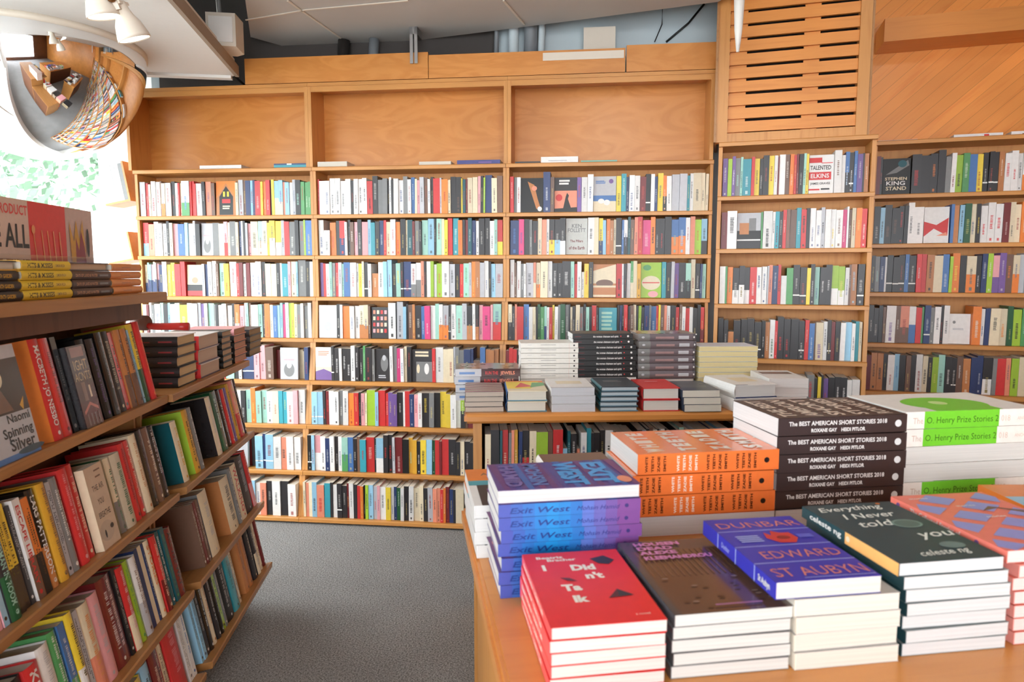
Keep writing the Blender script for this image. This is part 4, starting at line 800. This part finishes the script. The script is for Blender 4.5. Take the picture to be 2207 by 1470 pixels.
# ================================================================== slanted display racks (frame RK)
TAU = A(11); ct, sn_ = math.cos(TAU), math.sin(TAU)
RL = [(-.86, 1.08), (-.83, .775), (-.80, .457), (-.775, .18)]
def rack(r0, r1, top, label):
    r = empty('display_rack'); r.matrix_world = RK @ Matrix.Translation((-1.42, r0, 0)); L = r1 - r0; X = 1.42
    lv = RL
    zt = 1.40 if top else 1.08
    for y in (.004, L - .016):
        e0 = -.10
        pts = [(-1.0 + X, 0), (-1.0 + X, .12)]
        for (s, z) in reversed(lv): pts += [(s + X + e0, z - .05), (s + X + e0 - .03, z + .12)]
        if top: pts += [(-.96 + X, zt - .03)]
        else: pts = pts[:-2] + [(-.95 + X, 1.05)]
        pts += [(.0, pts[-1][1]), (0, 0)]
        mb = MB(); mb.prism([(p, max(q, .0008)) for p, q in pts], y, y + .012, 'y'); mb.build('side_panel', M['rack'], r)
    for k, (s, z) in enumerate(lv):
        if k == 0 and not top: continue
        x = s + X; D = .19; t = .024
        pts = [(x, z - .003), (x - .004, z), (x - D * ct, z - D * sn_), (x - D * ct + t * sn_, z - D * sn_ - t * ct), (x - .002, z - t)]
        mb = MB(); mb.prism(pts, .0245 if k else -.0, L - .0245 if k else L + .0, 'y'); 
        mb.build('shelf', M['rack'], r)
        lx = x - D * ct
        zb = z - D * sn_; mb = MB(); mb.prism([(lx, zb), (lx - .27 * sn_, zb + .27 * ct), (lx - .27 * sn_ - .01, zb + .27 * ct), (lx - .01, zb)], .0245, L - .0245, 'y'); mb.build('back_panel', M['rackback'], r)
    mb = MB(); mb.box((.005, .017, .001), (.015, L - .017, zt - .032)); mb.build('light_block_board', M['rackback'], r)  # unseen board added to block window light from the rack interior
    mb = MB(); x0 = -.86 + X
    if top:
        mb.prism([(x0, zt - .028), (x0, zt - .003), (x0 - .003, zt), (0, zt), (0, zt - .028)], -.01, L + .03, 'y'); mb.build('top_shelf', M['rack'], r)
        mb = MB(); mb.box((x0 - .075, .0245, zt - .080), (x0 - .055, L - .0245, zt - .0285)); mb.build('apron_board', M['rackback'], r)
    else:
        mb.prism([(x0 + .01, zt - .024), (x0 + .01, zt - .003), (x0 + .007, zt), (0, zt), (0, zt - .024)], .0, L + .01, 'y'); mb.build('top_shelf', M['rack'], r)
    mb = MB(); mb.box((X - 1.02, .0245, .001), (X - 1.0, L - .0245, .12)); mb.build('shadow_plinth', M['dark'], r)  # near-black colour stands for the deep shadow under the lowest shelf
    tag(r, label, 'book rack', 'slanted book racks'); return r
rack(.95, 2.19, True, 'nearer slanted wooden book rack with high top shelf, facing the aisle')
rack(2.20, 3.035, False, 'farther slanted wooden book rack with low top, facing the aisle')
def rr(x, y, s):
    n = RK.to_3x3() @ Vector((1, 0, 0)); p = RK @ Vector((s, 0, 0)); return (RK.inverted() @ onp(x, y, p, n)).y
STAND = Matrix(((-ct, -sn_, 0, 0), (0, 0, 1, 0), (-sn_, ct, 0, 0), (0, 0, 0, 1)))
FACEO = Matrix(((0, -sn_, ct, 0), (1, 0, 0, 0), (0, ct, sn_, 0), (0, 0, 0, 1)))
CN = dict(w='white', v='cream', k='black', K='charcoal', g='grey', G='dark green', e='green', l='lime', y='yellow', Y='mustard', o='orange', O='tan', r='red', R='maroon', p='pink', P='magenta', u='purple', b='blue', B='navy', c='light blue', t='teal', T='dark teal', m='mint', n='brown', s='silver', a='salmon')
def rsp(acc, txt, low, base=None):
    def g(f, L, t):
        f.base = C(base or 'g')
        if low: f.rect(L * .58, 0, L, t, low)
        if txt: f.text(txt, L * .06, t * .26, t * .48, acc, min(L * .8, t * .52 * len(txt) * 1.05), .02)
        else:
            a_ = tuple(.7 * p + .3 * q for p, q in zip(C(acc), f.base)); rows = [(.40, .30)] if random.random() < .5 else [(.30, .16), (.60, .16)]
            for (c0, hh) in rows:
                x = L * random.uniform(.05, .2); e = L * random.uniform(.6, .85)
                while x < e:
                    d = random.uniform(.0016, .0045)
                    if random.random() < .86: f.rect(x, t * (c0 - hh * random.choice([0, .15])), x + d, t * (c0 + hh), a_); f.lay -= 1
                    x += d + random.uniform(.001, .0022)
                f.lay += 1
        f.ell(L * .93, t * .5, min(t * .25, .005), min(t * .25, .005), acc)
    return g
def rackrow(k, ymeas, specs, where, group):
    """specs: x0, x1, colour, height, extra dict; x measured on the line ymeas(x) of the photo"""
    s0, z0 = RL[k]; n = 0; rend = rr(specs[-1][1], ymeas(specs[-1][1]), s0 - .028 - specs[-1][4].get('up', .04) * sn_)
    for (xa, xb, c, H, *ex) in specs:
        ex = ex[0] if ex else {}; n += 1
        sp = s0 - .028 - ex.get('up', .04) * sn_
        ra, rb = rr(xa, ymeas(xa), sp), rr(xb, ymeas(xb), sp)
        if 'nearer' in where and rend > 2.172: ra, rb = [v if v < 1.9 else 1.9 + (v - 1.9) * .272 / (rend - 1.9) for v in (ra, rb)]
        if 'farther' in where:
            r0_ = rr(specs[0][0], ymeas(specs[0][0]), sp)
            if r0_ < 2.226: ra, rb = [v if v > 2.5 else 2.226 + (v - r0_) * .274 / (2.5 - r0_) for v in (ra, rb)]
            if rend > 3.008: ra, rb = [v if v < 2.75 else 2.75 + (v - 2.75) * .258 / (rend - 2.75) for v in (ra, rb)]
        T = rb - ra - .0012
        if ex.get('face'):
            W = ex.get('W', rb - ra); T2 = .022
            o = book('paperback', W, H, T2, c, art=ex.get('art'), gloss=True, spine=ex.get('spine'))
            o.matrix_world = RK @ Matrix.Translation((s0 - .034, rb - W, z0 - .034 * sn_ / ct + .0015)) @ FACEO
            nm = ex['lab']
        else:
            acc = ex.get('acc', 'w' if sum(C(c)) < 1.75 else 'K')
            hard = ex.get('hard', T > .026)
            o = book('hardcover' if hard else 'paperback', ex.get('W', random.choice([.130, .138, .145])), H, T, c, hard=hard, back=ex.get('back'), spine=c, sart=rsp(acc, ex.get('t'), ex.get('low'), c), gloss=ex.get('gloss', random.random() < .4), pages=random.choice([PG, (.9, .86, .78), (.86, .82, .74)]))
            dd = ex.get('d', random.uniform(.0, .008)); bx = s0 - .026 - dd; bz = z0 - (.026 + dd) * sn_ / ct + .0012
            o.matrix_world = RK @ Matrix.Translation((bx, ra + .0006, bz)) @ STAND
            nm = ex.get('lab') or '%s spined %s' % (CN[c] if isinstance(c, str) else 'coloured', 'hardcover' if hard else 'paperback')
            if ex.get('low'): nm += ' with ' + CN[ex['low']] + ' foot'
        tag(o, (nm + ', ' + where) if ex.get('face') else '%s, %s from near end, %s' % (nm, NTH[n - 1], where), 'book', group)
random.seed(11)
def a_silver(f, W, H):
    f.rect(0, H * .4, W, H * .88, (.22, .17, .15)); f.ell(W * .45, H * .72, W * .13, H * .09, 'v'); f.poly([(W * .3, H * .42), (W * .45, H * .66), (W * .65, H * .42)], 'n'); f.poly([(W * .8, H * .45), (W * .92, H * .52), (W * .86, H * .40)], 'Y')
    f.text('Naomi', W * .45, H * .32, .018, 'K', W * .5); f.text('Spinning', W * .3, H * .20, .020, 'K', W * .65); f.text('Silver', W * .38, H * .08, .024, 'K', W * .55); f.rect(0, 0, W, H * .05, 'b'); f.ell(W * .8, H * .05, W * .3, H * .03, (.2, .3, .35))
def a_night(f, W, H):
    f.rect(0, 0, W, H, (.32, .27, .25)); f.rect(W * .15, H * .86, W * .85, H * .98, (.6, .45, .42)); f.text('IGHT', W * .14, H * .70, .026, (.82, .72, .55), W * .75, 0); f.text('ACNTS', W * .08, H * .57, .022, (.75, .66, .5), W * .85, 0)
    f.rect(W * .3, H * .32, W * .5, H * .55, (.5, .42, .36)); f.rect(W * .65, H * .35, W * .75, H * .5, 'v'); f.poly([(W * .1, H * .2), (W * .5, H * .3), (W * .9, H * .22), (W * .9, H * .18), (W * .5, H * .26), (W * .1, H * .16)], (.75, .5, .45))
    for x in (.2, .4, .6, .8): f.rect(W * x, H * .02, W * (x + .08), H * .16, 'g')
L1 = lambda x: 1010 - .434 * x - 26
rackrow(0, L1, [(2, 64, 's', .235, dict(face=1, art=a_silver, W=.15, lab='face-out silver cover with a dark portrait')),
    (110, 131, 'r', .238, dict(back='o', t='MACBETH JO NESBO', hard=1, lab='red hardcover lettered MACBETH, orange sides')), (131.5, 152, 'r', .236, dict(back='o', acc='R', hard=1)),
    (153, 164, 'k', .235, dict(acc='g')), (166, 203, 'K', .205, dict(face=1, art=a_night, lab='face-out dark cover with pale serif letters')), (205, 221, 'k', .218, dict(acc='g')), (221.5, 238, 'K', .215, dict(acc='u', low='k')),
    (239, 257, 'k', .228, dict(acc='g', hard=1)), (257.5, 278, 'k', .228, dict(acc='v', hard=1, low='K')), (278.5, 289, 'r', .222, dict(acc='k')), (289.5, 303, 'O', .226, dict(low='n', acc='K')), (303.5, 317, 'O', .226, dict(low='n', acc='k')),
    (317.5, 322, 'c', .22, {}), (322.5, 338, 'y', .236, dict(acc='k', low='G')), (338.5, 349, 'r', .240, dict(acc='o'))], 'nearer rack upper tier', 'books on the upper tier of the nearer rack')
def a_air(f, W, H):
    f.rect(0, 0, W, H, (.80, .70, .60)); lines(f, W, W * .5, H * .92, 2, .004, 'n', .4, 4); f.text('THE AIR', W * .2, H * .70, .015, 'K', W * .62, 0); f.text('YOU', W * .32, H * .53, .015, 'K', W * .32, 0); f.text('BREATHE', W * .18, H * .37, .015, 'K', W * .65, 0); f.ell(W * .4, H * .2, W * .4, H * .12, (.74, .66, .58)); f.ell(W * .3, H * .17, W * .05, H * .05, 'K'); f.ell(W * .7, H * .22, W * .1, H * .03, 'K')
L2 = lambda x: 1373 - .80 * x - 34
rackrow(1, L2, [(-12, 1, 'b', .215, dict(low='p')), (2, 14, 'p', .215, dict(acc='K', low='c')), (14.5, 37, 'K', .22, dict(acc='m', t='THE WOMAN IN ROOM', low='G')), (37.5, 50, 'y', .225, dict(acc='k', low='K')), (50.5, 64, 'y', .225, dict(acc='k', low='K')),
    (64.5, 74, 'K', .215, {}), (74.5, 90, 'w', .222, dict(acc='r', t='ESCAPE LIBRARY', low='n')), (90.5, 105, 'o', .215, dict(low='k', acc='k')), (105.5, 123, 'k', .225, dict(t='LARS PATTERSON', acc='w', low='O')), (123.5, 140, 'Y', .228, dict(acc='n')), (140.5, 150, 's', .222, {}), (150.5, 166, 'g', .226, dict(acc='w')),
    (168, 185, 'r', .235, dict(acc='p', hard=1)), (185.5, 202, 'r', .235, dict(acc='v', hard=1)), (204, 240, 'v', .21, dict(face=1, art=a_air, lab='face-out beige cover with widely spaced capitals')), (241, 255, 'G', .208, dict(acc='g', back='v')), (255.5, 267, 'v', .205, dict(acc='G', low='g')), (267.5, 289, (.80, .75, .66), .206, dict(acc='G', lab='cream spine with green leaf pattern')),
    (290, 305, 'r', .222, dict(acc='R')), (305.5, 319, 'r', .222, dict(acc='v', hard=1)), (319.5, 335, 'v', .23, dict(hard=1, acc='O')), (336, 351, 'k', .232, dict(acc='n', hard=1)), (351.5, 366, 'n', .23, dict(acc='v', hard=1)), (366.5, 380, 'K', .225, {})], 'nearer rack second tier', 'books on the second tier of the nearer rack')
L3 = lambda x: 1334 if x < 335 else 1287
U = dict(up=.16)
def ud(**k): k['up'] = .16; return k
rackrow(2, lambda x: 1434 if x < 90 else (1380 if x < 126 else L3(x)), [(20, 54, 'k', .20, ud(acc='g')), (55, 88, 'r', .20, ud(t='KEEPING', acc='w')), (89, 114, 'w', .215, ud(acc='s')), (115, 131, 'e', .225, ud(low='y')), (131.5, 146, 'b', .225, ud(acc='w', low='e')), (147, 164, 'y', .235, ud(low='w')), (164.5, 175, 's', .225, ud()),
    (176, 200, 'v', .225, ud(acc='o', low='a')), (200.5, 225, 'p', .225, ud(acc='s')), (226, 256, 'R', .24, ud(hard=1)), (257, 264, 'k', .24, ud()), (265, 280, 'r', .232, ud(low='v')), (281, 294, 'l', .232, ud(acc='e')), (295, 316, 'w', .228, ud(acc='n', low='s')), (317, 329, 'B', .235, ud(acc='B')), (329.5, 339, 'v', .235, ud(acc='v')), (339.5, 345, 'B', .235, ud()), (346, 362, 'v', .235, ud(acc='o', t='STORIES')), (363, 378, 'r', .235, ud(acc='v', low='R')),
    (379, 391, 'T', .235, ud()), (391.5, 402, 'T', .235, ud(acc='e')), (403, 421, 'R', .22, ud(acc='k', hard=1, t='ALL THE WAY'))], 'nearer rack third tier', 'books on the third tier of the nearer rack')
rackrow(3, lambda x: 1450 if x < 305 else (1433 if x < 390 else 1324), [(280, 304, 'y', .2, ud(low='e')), (306, 323, 'c', .21, ud(low='s')), (324, 345, 'R', .215, ud(acc='v')), (346, 360, 'v', .215, ud(acc='n')), (361, 388, 'r', .232, ud(acc='p', hard=1)), (391, 399, 'w', .24, ud(acc='g')), (399.5, 407, 'w', .24, ud(acc='b'))], 'nearer rack lowest tier', 'books on the lowest tier of the nearer rack')
# farther rack
RL[0] = (-.83, .775); RL[1] = (-.80, .457); RL[2] = (-.775, .18)
def uf(**k): k.setdefault('up', .10); return k
rackrow(0, lambda x: 905, [(379, 392, 'v', .205, uf(back='T', acc='Y')), (404, 416, 'Y', .222, uf(back='l', acc='k')), (416.5, 424, 'g', .222, uf()), (455, 466, 'v', .225, uf(back='K', acc='s')), (467, 479, 'G', .235, uf()), (480, 490, 'k', .23, uf()), (490.5, 497, 'r', .225, uf()), (497.5, 501, 'w', .225, uf()), (501.5, 505, 'u', .225, uf()), (505.5, 514, 'Y', .235, uf(acc='k')), (514.5, 527, 'a', .24, uf(acc='y', low='r')), (527.5, 534, 'k', .24, uf())], 'farther rack upper tier', 'books on the upper tier of the farther rack')
rackrow(1, lambda x: 1077, [(423, 428, 'n', .225, uf()), (428.5, 433, 'R', .225, uf()), (433.5, 438, 'n', .225, uf()), (441, 459, 'v', .235, uf(back='g', acc='s')), (486, 504, 'v', .215, uf(back='O', acc='K', hard=1)), (506, 513, 'g', .23, uf()), (513.5, 528, 'v', .23, uf(acc='r', t='WALKING')), (528.5, 546, 'K', .24, uf(acc='s', hard=1)), (546.5, 555, 'r', .245, uf(low='p'))], 'farther rack middle tier', 'books on the middle tier of the farther rack')
rackrow(2, lambda x: 1324 if x < 515 else 1200, [(408, 414, 'c', .225, uf()), (414.5, 422, 'c', .225, uf(acc='B')), (422.5, 430, 'K', .23, uf()), (430.5, 440, 'k', .23, uf()), (440.5, 451, 'v', .228, uf(acc='O')), (452, 460, 'K', .235, uf()), (460.5, 468, 'k', .235, uf(acc='s')), (468.5, 474, 'l', .225, uf(acc='k')), (474.5, 479, 'g', .22, uf()), (481, 495, 'k', .23, uf(acc='w', hard=1)), (497, 509, 't', .22, uf(acc='T')), (510, 513.5, 'v', .235, uf()), (519, 528, 'O', .235, uf(acc='n')), (528.5, 538, 'O', .235, uf(acc='n')), (541, 549, 'K', .22, uf(acc='v')), (549.5, 557, 'K', .22, uf(low='v')), (557.5, 563, 'v', .22, uf(acc='R')), (563.5, 569, 'R', .22, uf())], 'farther rack lowest tier', 'books on the lowest tier of the farther rack')
# stacks on the high shelf, spines to the aisle
def ts(xa, xb, n, T, label, cover, sart, flip=(), **kw):
    ra, rb = rr(xa, 605, -.885), rr(xb, 605, -.885); H = rb - ra - .003; W = .15
    stack(RK, -.885 - W / 2, (ra + rb) / 2, 1.4003, 180, n, W, H, T, label, 'stacks on the high shelf of the nearer rack', cover=cover, sart=sart, hard=True, flip=flip, jit=.002, name='hardcover', **kw)
ts(-38, 40, 4, .0200, 'dark grey hardcover stacked left of the yellow ones', 'K', lambda f, L, t: (f.text('THE SEVENTH GARDEN', L * .1, t * .3, t * .4, 'Y', L * .7)), flip=(3,), back='Y')
ts(42, 151, 4, .0204, 'yellow hardcover with black lettering on the high shelf', 'Y', lambda f, L, t: (f.rect(0, 0, L, t, (.88, .76, .22)), f.text('HITS & MISSES', L * .1, t * .25, t * .5, 'k', L * .5), f.text('SIMON RICH', L * .66, t * .35, t * .3, 'n', L * .2)))
ts(153, 237, 4, .0200, 'dark brown hardcover between the yellow and orange ones', (.30, .24, .23), lambda f, L, t: (f.text('DAYS OF LAND & WATER', L * .08, t * .32, t * .36, (.75, .55, .4), L * .55), f.rect(L * .68, t * .35, L * .92, t * .6, 'g')), flip=(3,), pages=(.93, .82, .70))
ts(238.5, 303, 4, .0198, 'plain orange hardcover at the end of the high shelf', (.85, .55, .30), lambda f, L, t: f.rect(L * .3, t * .45, L * .6, t * .55, (.7, .42, .22)))
# stacks on the farther rack's top, spines to the near end
def bs(xa, xb, y, n, T, label, cover, dd=.0, L_=.215, **kw):
    ra, rb = rr(xa, y, -.875 - dd), rr(xb, y, -.875 - dd); W = rb - ra
    stack(RK, -.875 - dd - L_ / 2, (ra + rb) / 2, 1.0805, 90, n, W, L_, T, label, 'stacks on top of the farther rack', cover=cover, hard=True, jit=.003, name='hardcover', **kw)
bs(388, 428, 855, 5, .0330, 'thick black hardcover in the pile nearest the tall rack', 'k', sart=lambda f, L, t: (f.rect(L * .72, t * .4, L * .92, t * .55, 'R'), f.rect(L * .5, t * .4, L * .6, t * .5, 'R')), pages=(.92, .80, .62), top=dict(cover='w', spine='k', back='k'))
bs(433, 476, 840, 3, .0500, 'very thick hardcover with red spine in the second pile', 'w', spine='r', back=(.35, .3, .4), pages=(.88, .78, .70), sart=lambda f, L, t: f.ell(L * .92, t * .5, .006, .012, 'R'))
bs(482, 503, 815, 6, .0235, 'small black hardcover in the third pile on the farther rack', 'k', pages=(.86, .74, .62))
bs(508, 534, 805, 5, .0280, 'black spined pink paged hardcover in the fourth pile', 'k', back='a', pages=(.88, .68, .58), top=dict(cover='p', back='a'))
bs(540, 566, 790, 4, .0300, 'black hardcover in the pile at the far end of the rack', 'K', pages=(.74, .64, .50), L_=.19)
# little mallet-like tool lying over the near piles
zt = 1.0805 + 5 * .0340 + .010
ra = rr(345, 720, -.98)
r = empty('mallet'); r.matrix_world = RK @ Matrix.Translation((-1.0, ra, zt)) @ Matrix.Rotation(A(-25), 4, 'Z')
mb = MB(); mb.tube([(-.045, -.03, .028), (-.035, -.03, .028), (-.03, -.03, .028), (.0, -.03, .028)], .026, n=16); mb.tube([(-.052, -.03, .028), (-.048, -.03, .028)], .02, n=16); mb.build('head', M['brown'], r, True)
mb = MB(); mb.tube([(-.02, -.03, .018), (.02, .0, .014), (.08, .03, .014), (.11, .045, .013)], .011, n=12, r2=.014); mb.build('handle', M['red'], r, True)
tag(r, 'small brown headed tool with red handle on the stacked hardcovers', 'mallet')
# printed carton with clear leaflet pocket on the high shelf
sC = -1.12
def cp(x, y):
    n = RK.to_3x3() @ Vector((1, 0, 0)); p = RK @ Vector((sC, 0, 0)); return RK.inverted() @ onp(x, y, p, n)
q1, q0 = cp(195, 456), cp(-60, 420); zt = q1.z; L = q1.y - q0.y; h = zt - 1.4005
r = empty('display_carton'); r.matrix_world = RK @ Matrix.Translation((sC, q0.y, 1.4005))
mb = MB(); mb.box((-.16, 0, 0), (0, L, h), (.80, .70, .66)); carton = mb
# face drawing: x along +y, y up
class CF(Face):
    def P(s, x, y): return (.0004 + .0002 * s.lay, x, y)
f = CF(mb, 'F', L, h, 0, 0); X = lambda px: cp(px, 500).y - q0.y
f.rect(0, 0, L, h, (.78, .24, .22)); f.rect(0, h * .28, X(62), h, (.86, .76, .70)); f.rect(X(62), 0, X(141), h, (.88, .24, .22)); f.rect(X(141), 0, L, h, (.80, .70, .66))
f.text('ONE PRODUCT', X(-48), h * .84, .026, (.88, .30, .28), X(60) - X(-48)); f.text('SEE ALL', X(-50), h * .50, .062, 'k', X(60) - X(-50), .02); f.text('THE TIME', X(-50), h * .16, .055, (.45, .14, .12), X(60) - X(-50), .02)
for x, a in ((72, .30), (88, .1), (100, .06), (112, .0), (124, -.08)): f.poly([(X(x + 6), h * .1), (X(x + 8), h * .1), (X(x + 2) - a * .02, h * .70), (X(x) - a * .02, h * .70)], (.93, .62, .42))
f.ell(X(70), h * .70, .008, .012, (.93, .62, .42))
f.poly([(X(150), h * .3), (X(147), h * .84), (X(156), h * .6), (X(162), h * .86), (X(168), h * .62), (X(176), h * .88), (X(180), h * .5), (X(172), h * .3)], 'Y'); f.poly([(X(158), h * .25), (X(160), h * .66), (X(166), h * .5), (X(172), h * .74), (X(178), h * .55), (X(181), h * .3)], (.55, .15, .22)); f.ell(X(186), h * .60, .008, .045, 'k'); f.rect(X(160), .0, X(180), h * .25, (.86, .60, .32))
mb.build('carton_body', M['print'], r)
mb = MB(); mb.box((.004, -.0, 0), (.030, L * .98, h * .42), mat=M['acrylic']); mb.build('leaflet_pocket', None, r)
tag(r, 'red and beige printed carton with big black letters on the high shelf', 'carton')
# leaning magazine board in the window, left of the bookcases
for k, (xa, ya, xb, yb) in enumerate([(243, 345, 285, 428), (262, 498, 292, 556)]):
    a, b = loc(MAIN, xb, yb, .02), loc(MAIN, xa, ya, .02); W = .17
    r = empty('window_shelf'); r.matrix_world = MAIN @ Matrix.Translation((a.x - .02, .03, a.z)) @ Matrix.Rotation(A(-10), 4, 'Y')
    H = b.z - a.z
    mb = MB(); mb.box((-.012, 0, 0), (.0, .16, H)); mb.box((-.17, 0, -.012), (.0, .16, .0)); mb.build('board', M['shelf'], r)
    tag(r, ['small slanted wooden shelf against the window, the upper one', 'small slanted wooden shelf against the window, the lower one'][k], 'shelf')
    if k == 0:
        for i in range(4):
            o = book('paperback', .13, H * .96, .024, 'w', spine=['w', 's', 'w', 'g'][i]); o.matrix_world = r.matrix_world @ Matrix.Translation((-.115 + i * .0255, .004, .0005)) @ Matrix(((0, 0, 1, 0), (1, 0, 0, 0), (0, 1, 0, 0), (0, 0, 0, 1)))
            tag(o, ['white book', 'silver book', 'second white book', 'grey book'][i] + ' on the upper slanted window shelf, ' + NTH[i] + ' from the glass', 'book', 'books on the window shelf')
# ------------------------------------------------------------------ outdoors
mb = MB(); mb.box((-40, -20, -.2), (-3.4, 40, -.12)); struct(mb.build('street', M['asphalt']))
r = empty('street_building', (-20, 26, -.12)); mb = MB(); mb.box((-12, 0, 0), (11, 8, 12)); mb.build('facade', M['facade'], r)
for i in range(7):
    for j in range(3): mb = MB(); mb.box((-10.6 + i * 3, -.05, 2.7 + j * 3.2), (-9.8 + i * 3, .04, 4.6 + j * 3.2)); mb.build('window', M['pipe'], r)
tag(r, 'pale rendered building across the street seen through the shop window', 'building')
r = empty('tree', (-8.6, 9.0, -.12)); mb = MB(); mb.tube([(0, 0, 0), (.1, .05, 1.8), (.0, .1, 3.2), (.1, 0, 4.4)], .13, n=10, r2=.04)
for k in range(7):
    a = k * .9; mb.tube([(0, .1, 2.4 + k * .2), (math.cos(a) * .8, math.sin(a) * .8, 2.9 + k * .22), (math.cos(a) * 1.5, math.sin(a) * 1.5, 3.0 + k * .22)], .04, n=6, r2=.012)
mb.build('trunk', M['bark'], r, True)
mb = MB(); random.seed(5)
for k in range(27):
    c = Vector((random.uniform(.6, 4.4), random.gauss(.6, .6), random.uniform(2.0, 4.6)))
    for q in range(60):
        p = c + Vector((random.gauss(0, .26), random.gauss(0, .26), random.gauss(0, .2))); n = Vector((random.uniform(-1, 1), random.uniform(-1, 1), random.uniform(-.4, 1))).normalized()
        u = n.orthogonal().normalized() * random.uniform(.05, .09); v = n.cross(u) * .6
        mb.add([tuple(p - u), tuple(p - v), tuple(p + u), tuple(p + v)], [(0, 1, 2, 3)])
mb.build('foliage', M['leaf'], r); tag(r, 'leafy street tree outside the shop window', 'tree')
